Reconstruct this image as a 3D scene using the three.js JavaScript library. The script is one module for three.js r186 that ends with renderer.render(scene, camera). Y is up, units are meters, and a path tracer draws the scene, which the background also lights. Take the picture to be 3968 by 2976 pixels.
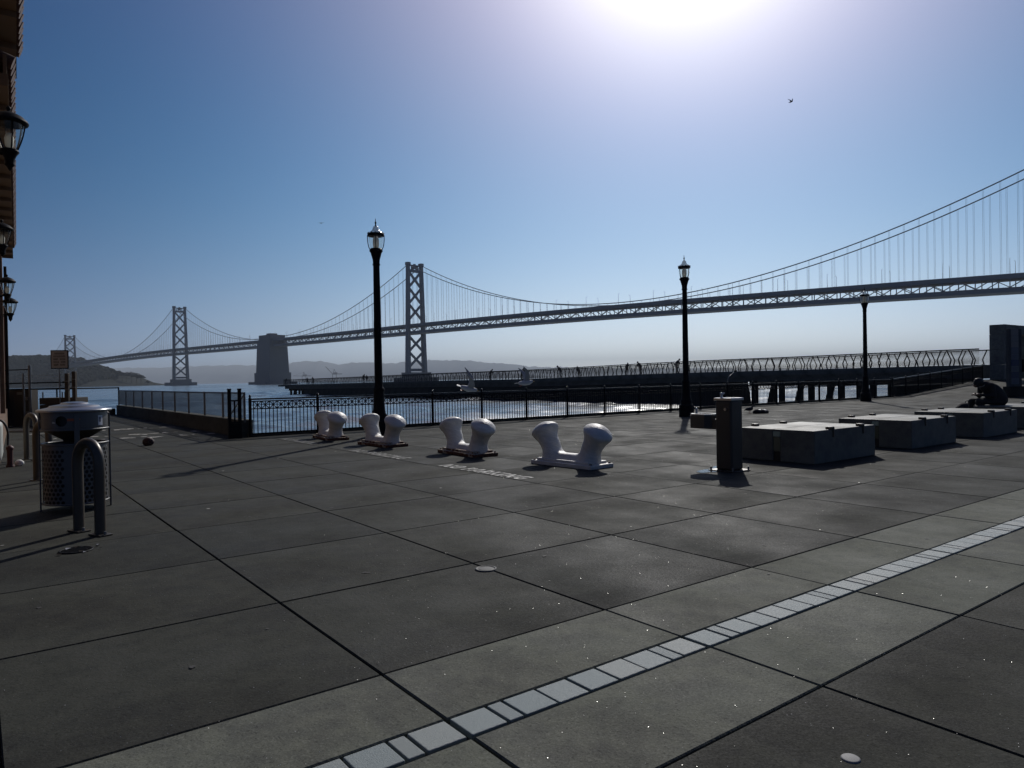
import * as THREE from 'three';
import { mergeGeometries } from 'three/addons/utils/BufferGeometryUtils.js';
import { RoundedBoxGeometry } from 'three/addons/geometries/RoundedBoxGeometry.js';
import { FontLoader } from 'three/addons/loaders/FontLoader.js';
import { Brush, Evaluator, SUBTRACTION } from 'three-bvh-csg';

// ---------------------------------------------------------------- camera, sky, sun, exposure
const scene = new THREE.Scene();
const D2R = Math.PI / 180;
const camera = new THREE.PerspectiveCamera(56.47, 4 / 3, 0.1, 40000);
camera.position.set(0, 1.5, 0);
camera.rotation.order = 'YXZ';
camera.rotation.set(-0.46 * D2R, 0, -1.0 * D2R);

const SUN_AZ = 14.5 * D2R, SUN_EL = 35 * D2R;
const sunDir = new THREE.Vector3(Math.sin(SUN_AZ) * Math.cos(SUN_EL), Math.sin(SUN_EL), -Math.cos(SUN_AZ) * Math.cos(SUN_EL));
function makeSky() {
  const w = 1024, h = 512, data = new Float32Array(w * h * 4), d = new THREE.Vector3();
  for (let j = 0; j < h; j++) {
    const el = ((j + 0.5) / h - 0.5) * Math.PI;
    for (let i = 0; i < w; i++) {
      const az = ((i + 0.5) / w - 0.5) * 2 * Math.PI;
      d.set(Math.cos(el) * Math.cos(az), Math.sin(el), Math.cos(el) * Math.sin(az));
      const th = Math.acos(THREE.MathUtils.clamp(d.dot(sunDir), -1, 1)) / D2R;   // degrees from the sun
      const e = Math.max(0, el) / D2R;
      const G = (q) => Math.exp(-Math.pow(th / q, 2)), l1 = Math.exp(-e / 4.5), l2 = Math.exp(-e / 12);   // aureole, thick air low down
      const r = 0.004 + 1.6 * G(9) + 0.71 * G(19) + 0.22 * G(27) + l1 * (0.04 + 5.3 * G(33)) + l2 * 0.012;
      const g = 0.024 + 1.6 * G(9) + 0.50 * G(19) + 0.22 * G(27) + l1 * (0.05 + 3.6 * G(33)) + l2 * (0.03 + 1.18 * G(40));
      const b = 0.090 + 0.9 * G(9) + 0.58 * G(13) + 0.48 * G(27) + 0.075 * G(38) + l1 * (0.04 + 1.3 * G(33)) + l2 * (0.08 + 1.85 * G(40) + 0.20 * G(70));
      const k = (j * w + i) * 4;
      data[k] = r; data[k + 1] = g; data[k + 2] = b; data[k + 3] = 1;
    }
  }
  const t = new THREE.DataTexture(data, w, h, THREE.RGBAFormat, THREE.FloatType);
  t.mapping = THREE.EquirectangularReflectionMapping; t.magFilter = THREE.LinearFilter; t.minFilter = THREE.LinearFilter; t.needsUpdate = true;
  return t;
}
scene.background = makeSky();
scene.environment = scene.background;

const sun = new THREE.DirectionalLight(new THREE.Color(1, 0.965, 0.91), 3.6);
sun.position.copy(sunDir).multiplyScalar(200); sun.target.position.set(0, 0, 0);
sun.castShadow = true; sun.shadow.mapSize.set(4096, 4096); sun.shadow.radius = 1.2;
Object.assign(sun.shadow.camera, { left: -90, right: 90, top: 90, bottom: -90, near: 1, far: 500 });
scene.add(sun, sun.target);

const renderer = new THREE.WebGLRenderer({ antialias: true });
renderer.toneMapping = THREE.LinearToneMapping;
renderer.toneMappingExposure = 0.85;
renderer.shadowMap.enabled = true;

scene.fog = new THREE.FogExp2(new THREE.Color(0.80, 0.90, 1.0), 0.00008);

// ---------------------------------------------------------------- helpers
const V = (x, y, z) => new THREE.Vector3(x, y, z);
const TH = 37 * D2R, CT = Math.cos(TH), ST = Math.sin(TH);        // the paving grid: u runs right and away, v left and away
const W = (u, v, y = 0) => V(u * CT - v * ST, y, -(u * ST + v * CT));
function rng(seed) { let a = seed >>> 0; return () => { a = (a + 0x6D2B79F5) >>> 0; let t = a; t = Math.imul(t ^ (t >>> 15), t | 1); t ^= t + Math.imul(t ^ (t >>> 7), t | 61); return ((t ^ (t >>> 14)) >>> 0) / 4294967296; }; }
const taken = new Map();
function numbered(n) { const k = taken.get(n) ?? 0; taken.set(n, k + 1); return k ? n + '_' + String(k).padStart(3, '0') : n; }
function tag(o, label, category, group) { o.userData.label = label; o.userData.category = category; if (group) o.userData.group = group; return o; }
function shadows(o) { o.castShadow = true; o.receiveShadow = true; return o; }
function mesh(name, geo, mat, parent) { const m = shadows(new THREE.Mesh(geo, mat)); m.name = name; if (parent) parent.add(m); return m; }
function thing(name, label, category, pos, turn = 0, group) {
  const o = new THREE.Group(); o.name = numbered(name); o.position.copy(pos); o.rotation.y = turn; scene.add(o);
  return tag(o, label, category, group);
}
function solo(name, geo, mat, label, category, group) { const m = mesh(numbered(name), geo, mat, scene); return tag(m, label, category, group); }
function struct(name, geo, mat) { const m = mesh(numbered(name), geo, mat, scene); m.userData.kind = 'structure'; return m; }
function copyOf(o, label, pos, turn) {
  const c = o.clone(); c.name = numbered(o.name.replace(/_\d{3}$/, '')); c.userData = { ...o.userData, label };
  if (pos) c.position.copy(pos); if (turn !== undefined) c.rotation.y = turn; scene.add(c); return c;
}
const merge = (gs) => mergeGeometries(gs.map((g) => { const n = g.index ? g.toNonIndexed() : g; for (const k of Object.keys(n.attributes)) if (!['position', 'normal', 'uv'].includes(k)) n.deleteAttribute(k); return n; }));
const box = (w, h, d, x = 0, y = 0, z = 0) => new THREE.BoxGeometry(w, h, d).translate(x, y, z);
const rbox = (w, h, d, r, x = 0, y = 0, z = 0) => new RoundedBoxGeometry(w, h, d, 2, r).translate(x, y, z);
const cyl = (r1, r2, h, n, x = 0, y = 0, z = 0) => new THREE.CylinderGeometry(r1, r2, h, n).translate(x, y, z);
const lathe = (pts, n = 24) => new THREE.LatheGeometry(pts.map(([r, y]) => new THREE.Vector2(r, y)), n);
function bar(p, q, w, h = w) {                                      // a box from p to q
  const d = q.clone().sub(p), L = d.length(), g = new THREE.BoxGeometry(w, L, h);
  const m = new THREE.Matrix4(), y = d.normalize();
  let x = V(0, 0, 1).cross(y); if (x.length() < 1e-3) x = V(1, 0, 0); x.normalize();
  const z = x.clone().cross(y);
  m.makeBasis(x, y, z).setPosition(p.clone().add(q).multiplyScalar(0.5));
  return g.applyMatrix4(m);
}
function rod(p, q, r, n = 8, r2 = r) {
  const d = q.clone().sub(p), g = new THREE.CylinderGeometry(r2, r, d.length(), n);
  g.applyQuaternion(new THREE.Quaternion().setFromUnitVectors(V(0, 1, 0), d.clone().normalize()));
  const c = p.clone().add(q).multiplyScalar(0.5); return g.translate(c.x, c.y, c.z);
}
const tubeOf = (pts, r, seg = 24, n = 10, closed = false) => new THREE.TubeGeometry(new THREE.CatmullRomCurve3(pts, closed), seg, r, n, closed);
function metricUV(g, s = 1, ou = 0, ov = 0) {                       // uv in metres from the face's own direction
  const n = g.index ? g.toNonIndexed() : g, p = n.attributes.position, m = n.attributes.normal, uv = new Float32Array(p.count * 2);
  for (let i = 0; i < p.count; i++) {
    const ax = Math.abs(m.getX(i)), ay = Math.abs(m.getY(i)), az = Math.abs(m.getZ(i));
    let a, b; if (ay >= ax && ay >= az) { a = p.getX(i); b = p.getZ(i); } else if (ax >= az) { a = p.getZ(i); b = p.getY(i); } else { a = p.getX(i); b = p.getY(i); }
    uv[2 * i] = a * s + ou; uv[2 * i + 1] = b * s + ov;
  }
  n.setAttribute('uv', new THREE.BufferAttribute(uv, 2)); return n;
}
// distance-field meshing (surface nets) for bodies and castings
const smin = (a, b, k) => { const h = Math.max(k - Math.abs(a - b), 0) / k; return Math.min(a, b) - h * h * k * 0.25; };
function cap(p, ax, ay, az, bx, by, bz, ra, rb) {
  const dx = bx - ax, dy = by - ay, dz = bz - az, px = p[0] - ax, py = p[1] - ay, pz = p[2] - az;
  const t = Math.min(1, Math.max(0, (px * dx + py * dy + pz * dz) / (dx * dx + dy * dy + dz * dz)));
  return Math.hypot(px - dx * t, py - dy * t, pz - dz * t) - (ra + (rb - ra) * t);
}
function ell(p, cx, cy, cz, rx, ry, rz) {
  const x = (p[0] - cx) / rx, y = (p[1] - cy) / ry, z = (p[2] - cz) / rz, k = Math.hypot(x, y, z);
  return (k - 1) * Math.min(rx, ry, rz) * (k < 1e-6 ? 1 : 1);
}
function nets(sdf, lo, hi, cell) {
  const n = [0, 1, 2].map((k) => Math.ceil((hi[k] - lo[k]) / cell) + 1), [nx, ny, nz] = n, f = new Float32Array(nx * ny * nz), p = [0, 0, 0];
  const at = (i, j, k) => i + nx * (j + ny * k);
  for (let k = 0; k < nz; k++) for (let j = 0; j < ny; j++) for (let i = 0; i < nx; i++) { p[0] = lo[0] + i * cell; p[1] = lo[1] + j * cell; p[2] = lo[2] + k * cell; f[at(i, j, k)] = sdf(p); }
  const id = new Int32Array(nx * ny * nz).fill(-1), pos = [], idx = [];
  const E = []; for (let a = 0; a < 8; a++) for (let b = 0; b < 3; b++) if (!(a & (1 << b))) E.push([a, a | (1 << b)]);
  for (let k = 0; k < nz - 1; k++) for (let j = 0; j < ny - 1; j++) for (let i = 0; i < nx - 1; i++) {
    const c = []; let m = 0;
    for (let a = 0; a < 8; a++) { c[a] = f[at(i + (a & 1), j + ((a >> 1) & 1), k + (a >> 2))]; if (c[a] < 0) m++; }
    if (m === 0 || m === 8) continue;
    let x = 0, y = 0, z = 0, q = 0;
    for (const [a, b] of E) if ((c[a] < 0) !== (c[b] < 0)) { const t = c[a] / (c[a] - c[b]); x += (a & 1) + t * ((b & 1) - (a & 1)); y += ((a >> 1) & 1) + t * (((b >> 1) & 1) - ((a >> 1) & 1)); z += (a >> 2) + t * ((b >> 2) - (a >> 2)); q++; }
    id[at(i, j, k)] = pos.length / 3; pos.push(lo[0] + (i + x / q) * cell, lo[1] + (j + y / q) * cell, lo[2] + (k + z / q) * cell);
  }
  const quad = (a, b, c, d, flip) => { if (a < 0 || b < 0 || c < 0 || d < 0) return; flip ? idx.push(a, c, b, a, d, c) : idx.push(a, b, c, a, c, d); };
  for (let k = 1; k < nz - 1; k++) for (let j = 1; j < ny - 1; j++) for (let i = 1; i < nx - 1; i++) {
    const a = f[at(i, j, k)] < 0;
    if (a !== f[at(i + 1, j, k)] < 0) quad(id[at(i, j - 1, k - 1)], id[at(i, j, k - 1)], id[at(i, j, k)], id[at(i, j - 1, k)], !a);
    if (a !== f[at(i, j + 1, k)] < 0) quad(id[at(i - 1, j, k - 1)], id[at(i - 1, j, k)], id[at(i, j, k)], id[at(i, j, k - 1)], !a);
    if (a !== f[at(i, j, k + 1)] < 0) quad(id[at(i - 1, j - 1, k)], id[at(i, j - 1, k)], id[at(i, j, k)], id[at(i - 1, j, k)], !a);
  }
  const nor = new Float32Array(pos.length), uv = new Float32Array(pos.length / 3 * 2), e = cell * 0.4;
  for (let i = 0; i < pos.length; i += 3) {
    const q = [pos[i], pos[i + 1], pos[i + 2]], g = [0, 0, 0];
    for (let k = 0; k < 3; k++) { const s = q[k]; q[k] = s + e; const a = sdf(q); q[k] = s - e; g[k] = a - sdf(q); q[k] = s; }
    const L = Math.hypot(...g) || 1; nor[i] = g[0] / L; nor[i + 1] = g[1] / L; nor[i + 2] = g[2] / L;
    uv[i / 3 * 2] = pos[i] + pos[i + 2] * 0.7; uv[i / 3 * 2 + 1] = pos[i + 1] + pos[i + 2] * 0.3;
  }
  const g = new THREE.BufferGeometry();
  g.setAttribute('position', new THREE.Float32BufferAttribute(pos, 3)); g.setAttribute('normal', new THREE.BufferAttribute(nor, 3)); g.setAttribute('uv', new THREE.BufferAttribute(uv, 2)); g.setIndex(idx);
  return g;
}
// tiling noise
function hash(x, y, s) { let h = Math.imul(x, 374761393) + Math.imul(y, 668265263) + Math.imul(s, 1442695041); h = Math.imul(h ^ (h >>> 13), 1274126177); return ((h ^ (h >>> 16)) >>> 0) / 4294967296; }
function vnoise(x, y, per, s) {
  const xi = Math.floor(x), yi = Math.floor(y), fx = x - xi, fy = y - yi, u = fx * fx * (3 - 2 * fx), v = fy * fy * (3 - 2 * fy), m = (a) => ((a % per) + per) % per;
  const a = hash(m(xi), m(yi), s), b = hash(m(xi + 1), m(yi), s), c = hash(m(xi), m(yi + 1), s), d = hash(m(xi + 1), m(yi + 1), s);
  return a + (b - a) * u + (c - a) * v + (a - b - c + d) * u * v;
}
function fbm(x, y, per, oct, s) { let t = 0, a = 0.5, n = 0; for (let o = 0; o < oct; o++) { t += a * vnoise(x, y, per, s + o); n += a; a *= 0.5; x *= 2; y *= 2; per *= 2; } return t / n; }
function dataTex(size, fn, srgb) {
  const d = new Uint8Array(size * size * 4);
  for (let j = 0; j < size; j++) for (let i = 0; i < size; i++) { const c = fn(i / size, j / size, i, j), k = (j * size + i) * 4; d[k] = 255 * Math.min(1, Math.max(0, c[0])); d[k + 1] = 255 * Math.min(1, Math.max(0, c[1])); d[k + 2] = 255 * Math.min(1, Math.max(0, c[2])); d[k + 3] = 255; }
  const t = new THREE.DataTexture(d, size, size); t.wrapS = t.wrapT = THREE.RepeatWrapping; t.magFilter = THREE.LinearFilter; t.minFilter = THREE.LinearMipmapLinearFilter; t.generateMipmaps = true;
  if (srgb) t.colorSpace = THREE.SRGBColorSpace; t.needsUpdate = true; return t;
}
const lin = (r, g, b) => new THREE.Color().setRGB(r, g, b);
const std = (c, rough, extra = {}) => new THREE.MeshStandardMaterial({ color: lin(...c), roughness: rough, ...extra });
const dull = (c, rough, extra = {}) => new THREE.MeshPhysicalMaterial({ color: lin(...c), roughness: rough, specularIntensity: 0.13, ...extra });

// ---------------------------------------------------------------- materials
const concreteMap = dataTex(1024, (x, y, i, j) => {                 // sand, pebbles and stains of exposed concrete, 2.2 m a tile
  const big = fbm(x * 3, y * 3, 3, 4, 11), mid = fbm(x * 24, y * 24, 24, 3, 21), fine = hash(i, j, 5), peb = vnoise(x * 300, y * 300, 300, 31);
  let v = 0.90 + (big - 0.5) * 0.26 + (mid - 0.5) * 0.22 + (fine - 0.5) * 0.16 + (peb > 0.80 ? 0.10 : peb < 0.16 ? -0.14 : 0);
  return [v * 0.985, v * (0.995 + (big - 0.5) * 0.03), v * (0.965 - (mid - 0.5) * 0.05)];
}, true);
const concreteBump = dataTex(1024, (x, y, i, j) => { const p = vnoise(x * 300, y * 300, 300, 31), q = vnoise(x * 120, y * 120, 120, 41), v = 0.4 * p + 0.4 * q + 0.2 * hash(i, j, 9); return [v, v, v]; });
const concreteRough = dataTex(512, (x, y, i, j) => { const v = 0.86 + (fbm(x * 6, y * 6, 6, 4, 51) - 0.5) * 0.34 + (hash(i, j, 3) - 0.5) * 0.2; return [v, v, v]; });
const inM = (t, s) => { const c = t.clone(); c.repeat.set(s, s); c.needsUpdate = true; return c; };
const slabMaps = { map: inM(concreteMap, 1 / 2.2), bumpMap: inM(concreteBump, 1 / 2.2), bumpScale: 0.0022, roughnessMap: inM(concreteRough, 1 / 3.1) };
const slabMats = [[0.045, 0.0455, 0.042], [0.049, 0.049, 0.0445], [0.042, 0.0425, 0.040], [0.051, 0.0505, 0.0455]].map((c) => dull(c, 0.92, slabMaps));
const bandMats = [[0.138, 0.141, 0.124], [0.147, 0.149, 0.132], [0.130, 0.133, 0.118]].map((c) => dull(c, 0.92, slabMaps));
const peel = dataTex(512, (x, y) => { const v = 0.6 * fbm(x * 16, y * 16, 16, 3, 61) + 0.4 * fbm(x * 60, y * 60, 60, 2, 71); return [v, v, v]; });
const M = {
  joint: std([0.012, 0.011, 0.010], 0.95),
  concrete: dull([0.09, 0.088, 0.082], 1, slabMaps),
  seat: dull([0.15, 0.147, 0.135], 0.72, { ...slabMaps, specularIntensity: 0.7 }),
  pierConcrete: dull([0.11, 0.115, 0.125], 1, slabMaps),
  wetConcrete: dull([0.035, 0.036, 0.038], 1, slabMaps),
  iron: dull([0.007, 0.008, 0.011], 0.55),
  ironRail: std([0.016, 0.017, 0.02], 0.22),
  galv: std([0.16, 0.165, 0.17], 0.42, { metalness: 0.75 }),
  steel: std([0.42, 0.43, 0.44], 0.28, { metalness: 0.9 }),
  canPaint: std([0.10, 0.10, 0.10], 0.45, { metalness: 0.35 }),
  bronzePaint: std([0.075, 0.062, 0.048], 0.4, { metalness: 0.3 }),
  black: std([0.008, 0.008, 0.009], 0.6),
  white: std([0.72, 0.71, 0.68], 0.5),
  glassTile: [[0.20, 0.235, 0.235], [0.17, 0.21, 0.215], [0.23, 0.255, 0.245]].map((c) => new THREE.MeshPhysicalMaterial({ color: lin(...c), roughness: 0.5, specularIntensity: 0.5, bumpMap: inM(peel, 3), bumpScale: 0.003 })),
  seatGlass: new THREE.MeshPhysicalMaterial({ color: lin(0.55, 0.66, 0.52), roughness: 0.45, transmission: 0.45, thickness: 0 }),
  lampGlass: new THREE.MeshPhysicalMaterial({ color: lin(0.93, 0.93, 0.9), roughness: 0.12, transmission: 1, thickness: 0, ior: 1.5 }),
  lampCore: new THREE.MeshPhysicalMaterial({ color: lin(0.7, 0.7, 0.66), roughness: 0.7, transmission: 0.5, thickness: 0 }),
  bridge: dull([0.25, 0.26, 0.28], 0.9),
  bridgeConcrete: dull([0.24, 0.245, 0.25], 1),
  island: dull([0.012, 0.015, 0.013], 1),
  leaves: dull([0.010, 0.014, 0.012], 1),
  bark: std([0.06, 0.045, 0.035], 0.95),
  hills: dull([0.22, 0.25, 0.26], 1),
  crane: std([0.12, 0.12, 0.125], 0.8),
};
function paintMap(rust, seed) {
  return dataTex(512, (x, y, i, j) => {
    const a = fbm(x * 5, y * 5, 5, 5, seed), b = fbm(x * 22, y * 22, 22, 3, seed + 9), d = a * 0.75 + b * 0.25;
    const base = 0.86 + (b - 0.5) * 0.10 + (hash(i, j, seed) - 0.5) * 0.03;
    if (d > 1 - rust) return [0.30 + b * 0.25, 0.15 + b * 0.12, 0.07 + b * 0.05];
    if (d > 1 - rust - 0.03) return [base * 0.9, base * 0.78, base * 0.6];
    return [base, base * 0.985, base * 0.955];
  }, true);
}
const paint = [0.40, 0.47, 0.50, 0.52].reverse().map((r, k) => new THREE.MeshPhysicalMaterial({ color: lin(0.85, 0.85, 0.84), map: paintMap(0.74 - r, 101 + k * 7), bumpMap: inM(peel, 2.2), bumpScale: 0.011, roughness: 0.5, clearcoat: 0.12, clearcoatRoughness: 0.35 }));
const rustPlate = std([0.5, 0.47, 0.43], 0.7, { map: paintMap(0.47, 177), bumpMap: inM(peel, 3), bumpScale: 0.01 });

// ---------------------------------------------------------------- water
{
  const bump = dataTex(1024, (x, y) => {
    const wx = x + 0.02 * Math.sin(2 * Math.PI * y * 3), long = fbm(wx * 9, y * 26, 9, 1, 81) * 0.5 + fbm(x * 18, y * 60, 18, 2, 83) * 0.35 + fbm(x * 70, y * 150, 70, 2, 87) * 0.15;
    return [long, long, long];
  });
  bump.repeat.set(1 / 46, 1 / 46); bump.rotation = 0.12;
  const calm = dataTex(512, (x, y) => { const v = 0.35 + 0.9 * Math.pow(fbm(x * 5, y * 14, 5, 4, 91), 1.6) ; return [v, v, v]; }); calm.repeat.set(1 / 120, 1 / 120); calm.rotation = -0.1;
  const g = new THREE.PlaneGeometry(36000, 19000, 8, 8).rotateX(-Math.PI / 2).translate(0, -1.47, -9200);
  const uv = g.attributes.uv, p = g.attributes.position; for (let i = 0; i < p.count; i++) uv.setXY(i, p.getX(i), p.getZ(i));
  const sea = new THREE.MeshPhysicalMaterial({ color: lin(0.105, 0.145, 0.165), roughness: 0.34, roughnessMap: calm, ior: 1.9, bumpMap: bump, bumpScale: 0.3 });
  struct('water', g, sea);
  // the chop near the shore, as waves
  const R = rng(3), waves = []; for (let i = 0; i < 16; i++) { const lam = 1.15 * Math.pow(1.17, i), a = 0.9 + (R() - 0.5) * 2.0; waves.push([Math.cos(a) * 6.283 / lam, Math.sin(a) * 6.283 / lam, R() * 6.283, 0.0105 * lam]); }
  const nx = 330, zs = []; for (let z = 19; z < 330; z *= 1.0115) zs.push(-z);
  const pos = [], tuv = [], idx = [];
  zs.forEach((z, j) => { for (let i = 0; i <= nx; i++) {
    const x = -80 + 160 * i / nx, patch = 0.25 + 1.5 * Math.pow(fbm(x / 34 + 20, z / 11 + 60, 4096, 3, 95), 1.5), edge = Math.min(1, i / 12, (nx - i) / 12, j / 8, (zs.length - 1 - j) / 20);
    let y = 0; for (const [kx, kz, ph, A] of waves) y += A * Math.sin(kx * x + kz * z + ph); pos.push(x, -1.37 + y * patch * edge, z); tuv.push(x, z);
    if (i < nx && j < zs.length - 1) { const a = j * (nx + 1) + i, b = a + nx + 1; idx.push(a, a + 1, b, b, a + 1, b + 1); }
  } });
  const wg = new THREE.BufferGeometry(); wg.setAttribute('position', new THREE.Float32BufferAttribute(pos, 3)); wg.setAttribute('uv', new THREE.Float32BufferAttribute(tuv, 2)); wg.setIndex(idx); wg.computeVertexNormals();
  struct('choppy_water', wg, sea);
}

// ---------------------------------------------------------------- plaza paving
const plaza = new THREE.Group(); plaza.name = 'plaza'; plaza.userData.kind = 'structure'; plaza.rotation.y = TH; scene.add(plaza);   // local x = u, local z = -v
{
  const R = rng(7);
  // bed under the joints and the sea wall
  const bed = [box(56, 4, 46, 15.2, -2.022, 2.75), box(20, 4, 21.5, -4.0, -2.022, -31)];
  mesh('joint_bed', metricUV(merge(bed)), M.joint, plaza);
  function slabGeo(w, d, ou, ov) {                                   // a slab with chamfered top edges
    const c = 0.006, h = 0.03, x = w / 2, z = d / 2, P = [[-x, -h, -z], [x, -h, -z], [x, -h, z], [-x, -h, z], [-x, -c, -z], [x, -c, -z], [x, -c, z], [-x, -c, z], [-x + c, 0, -z + c], [x - c, 0, -z + c], [x - c, 0, z - c], [-x + c, 0, z - c]];
    const q = [], f = (a, b, d2, e) => q.push(...P[a], ...P[b], ...P[d2], ...P[a], ...P[d2], ...P[e]);
    f(8, 11, 10, 9); for (let k = 0; k < 4; k++) { const l = (k + 1) % 4; f(4 + k, 8 + k, 8 + l, 4 + l); f(k, 4 + k, 4 + l, l); }
    const g = new THREE.BufferGeometry(); g.setAttribute('position', new THREE.Float32BufferAttribute(q, 3)); g.computeVertexNormals();
    return metricUV(g, 1, ou, ov);
  }
  const UP = 1.58, U0 = 1.64, rows = [];
  for (let v = 3.32; v < 20; v += 1.53) rows.push([v, v + 1.53, 0]);
  rows.push([2.70, 3.32, 1], [1.85, 2.50, 1]);
  for (let v = 1.85; v > -4; v -= 1.53) rows.push([v - 1.53, v, 0]);
  for (let v = 20.15; v < 41; v += 1.53) rows.push([v, v + 1.53, 2]);
  const cells = [];
  for (const [v0, v1, kind] of rows) for (let k = -6; k < 27; k++) {
    const u0 = U0 + k * UP, u1 = u0 + UP; if (kind === 2 && u1 > 6.4) continue;
    const c = W((u0 + u1) / 2, (v0 + v1) / 2), ahead = -c.z; cells.push({ u: (u0 + u1) / 2, v: (v0 + v1) / 2, w: UP, d: v1 - v0, kind, dist: ahead < 0.5 || Math.abs(c.x) > ahead * 0.95 + 1.6 ? 1e3 + c.length() : c.length() });
  }
  cells.sort((a, b) => a.dist - b.dist);
  const cache = new Map(), far = [];
  cells.forEach((c, n) => {
    const gap = 0.010 + (R() < 0.3 ? 0.004 : 0), variant = Math.floor(R() * 5), key = [c.d.toFixed(2), gap, variant].join();
    if (!cache.has(key)) cache.set(key, slabGeo(c.w - gap, c.d - gap, variant * 0.43 + 0.1, variant * 0.71));
    const mats = c.kind === 1 ? bandMats : slabMats, mat = mats[Math.floor(R() * mats.length)], dy = (R() - 0.5) * 0.003;
    if (n < 290) { const m = mesh('paving_slab', cache.get(key), mat, plaza); m.position.set(c.u, dy, -c.v); } else far.push(slabGeo(c.w - gap, c.d - gap, variant * 0.43, variant * 0.71).translate(c.u, dy, -c.v));
  });
  const fm = mesh('distant_paving_slabs', merge(far), slabMats[1], plaza); fm.userData.kind = 'stuff';
  mesh('plaza_apron', metricUV(box(56, 0.1, 21.5, 15.2, -0.05, 14.9)), slabMats[0], plaza);       // the paving behind the photographer
  // strip of glass tiles
  const tg = (w) => new RoundedBoxGeometry(w, 0.05, 0.182, 2, 0.007);
  const tiles = { B: tg(0.186), S: tg(0.078) };
  for (let k = -1; k < 20; k++) {
    let u = U0 + k * UP + 0.010;
    for (const t of 'BSBBBBBSB') { const w = t === 'B' ? 0.186 : 0.078; const m = mesh('glass_tile', tiles[t], M.glassTile[Math.floor(R() * 3)], plaza); m.position.set(u + w / 2, -0.022 + (R() - 0.5) * 0.004, -2.6 + (R() - 0.5) * 0.004); m.rotation.set((R() - 0.5) * 0.012, 0, (R() - 0.5) * 0.012); u += w + 0.0118; }
  }
  // flecks of mica in the paving
  const fg = new THREE.CircleGeometry(1, 5).rotateX(-Math.PI / 2), NF = 17000, fl = new THREE.InstancedMesh(fg, std([0.5, 0.5, 0.48], 0.34, { metalness: 1 }), NF); fl.name = 'mica_flecks'; fl.userData.kind = 'stuff'; plaza.add(fl);
  { const mm = new THREE.Matrix4(), qq = new THREE.Quaternion(); for (let k = 0; k < NF; k++) { let u, v, c; do { u = -1 + R() * 24; v = -2 + R() * 20; c = W(u, v); } while (-c.z < 2 || Math.abs(c.x) > -c.z * 0.8 || (v > 2.48 && v < 2.72)); qq.setFromEuler(new THREE.Euler((R() + R() - 1) * 0.5, R() * 6, (R() + R() - 1) * 0.5)); const s = 0.0009 + 0.0011 * R(); mm.compose(V(u, 0.0035, -v), qq, V(s, s, s)); fl.setMatrixAt(k, mm); } }
  // bird droppings and trodden gum
  const splat = (n, place, r0, r1, y, nm, m) => { const gs = []; for (let k = 0; k < n; k++) { const [u, v] = place(), r = r0 + R() * r1, ps = [], N = 9, st = 1 + R() * 1.4; for (let j = 0; j < N; j++) { const a = j / N * 6.283, q = r * (0.6 + R() * 0.7); ps.push(new THREE.Vector2(Math.cos(a) * q * st, Math.sin(a) * q)); } gs.push(new THREE.ShapeGeometry(new THREE.Shape(ps)).rotateX(-Math.PI / 2).rotateY(R() * 6).translate(u, y + k * 0.00001, -v)); } const o = mesh(nm, merge(gs), m, plaza); o.userData.kind = 'stuff'; };
  splat(70, () => { const row = Math.floor(R() * 3); return [1.5 + R() * 4.2, [22.6, 24.1, 27.2][row] + (R() - 0.5) * 0.5]; }, 0.03, 0.09, 0.0045, 'bird_droppings', std([0.42, 0.41, 0.38], 0.9));
  splat(30, () => [R() * 18, 7 + R() * 12], 0.006, 0.014, 0.0045, 'bird_droppings', std([0.42, 0.41, 0.38], 0.9));
  splat(120, () => [R() * 20, R() * 15], 0.008, 0.012, 0.0042, 'trodden_gum', std([0.02, 0.019, 0.018], 0.8));
  // kerb along the water, drain covers
  mesh('edge_kerb', metricUV(box(37.4, 0.13, 0.2, 24.75, 0.02, -20.26)), M.concrete, plaza);
  const cover = mesh('drain_cover', lathe([[0, 0.006], [0.055, 0.006], [0.057, 0.002], [0.072, 0.002], [0.074, 0.008], [0.085, 0.006], [0.088, -0.01]], 28), std([0.05, 0.051, 0.053], 0.7), plaza); cover.position.set(3.2, 0.001, -4.63);
  const cov2 = mesh('survey_cap', lathe([[0, 0.008], [0.03, 0.007], [0.036, 0.003], [0.037, -0.01]], 24), std([0.2, 0.2, 0.195], 0.7), plaza); cov2.position.set(2.69, 0.001, -1.43);
  const gr = new THREE.Group(); gr.name = 'drain_grate'; gr.position.set(0.72, 0.002, -7.59); plaza.add(gr);
  mesh('rim', new THREE.TorusGeometry(0.13, 0.012, 6, 26).rotateX(Math.PI / 2), M.iron, gr); for (let k = -3; k <= 3; k++) mesh('bar', box(2 * Math.sqrt(0.0169 - k * k * 0.0011), 0.012, 0.014, 0, 0.002, k * 0.033), M.iron, gr);
  for (let k = 0; k < 9; k++) { const a = R() * 6.28, q = 0.08 + R() * 0.13; mesh('leaf_litter', new THREE.TetrahedronGeometry(0.012 + R() * 0.014).scale(1.4, 0.4, 1), [M.bronzePaint, M.white, M.black][k % 3], gr).position.set(Math.cos(a) * q, 0.012, Math.sin(a) * q); }
  // painted lettering
  const font = await new FontLoader().loadAsync('fonts/droid/droid_sans_bold.typeface.json');
  const wear = dataTex(256, (x, y, i, j) => { const a = fbm(x * 20, y * 20, 20, 3, 301), v = a > 0.56 ? 0.42 : 0.86 - (hash(i, j, 4) * 0.12); return [v, v, v * 0.98]; }, true); wear.repeat.set(0.8, 0.8);
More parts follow.
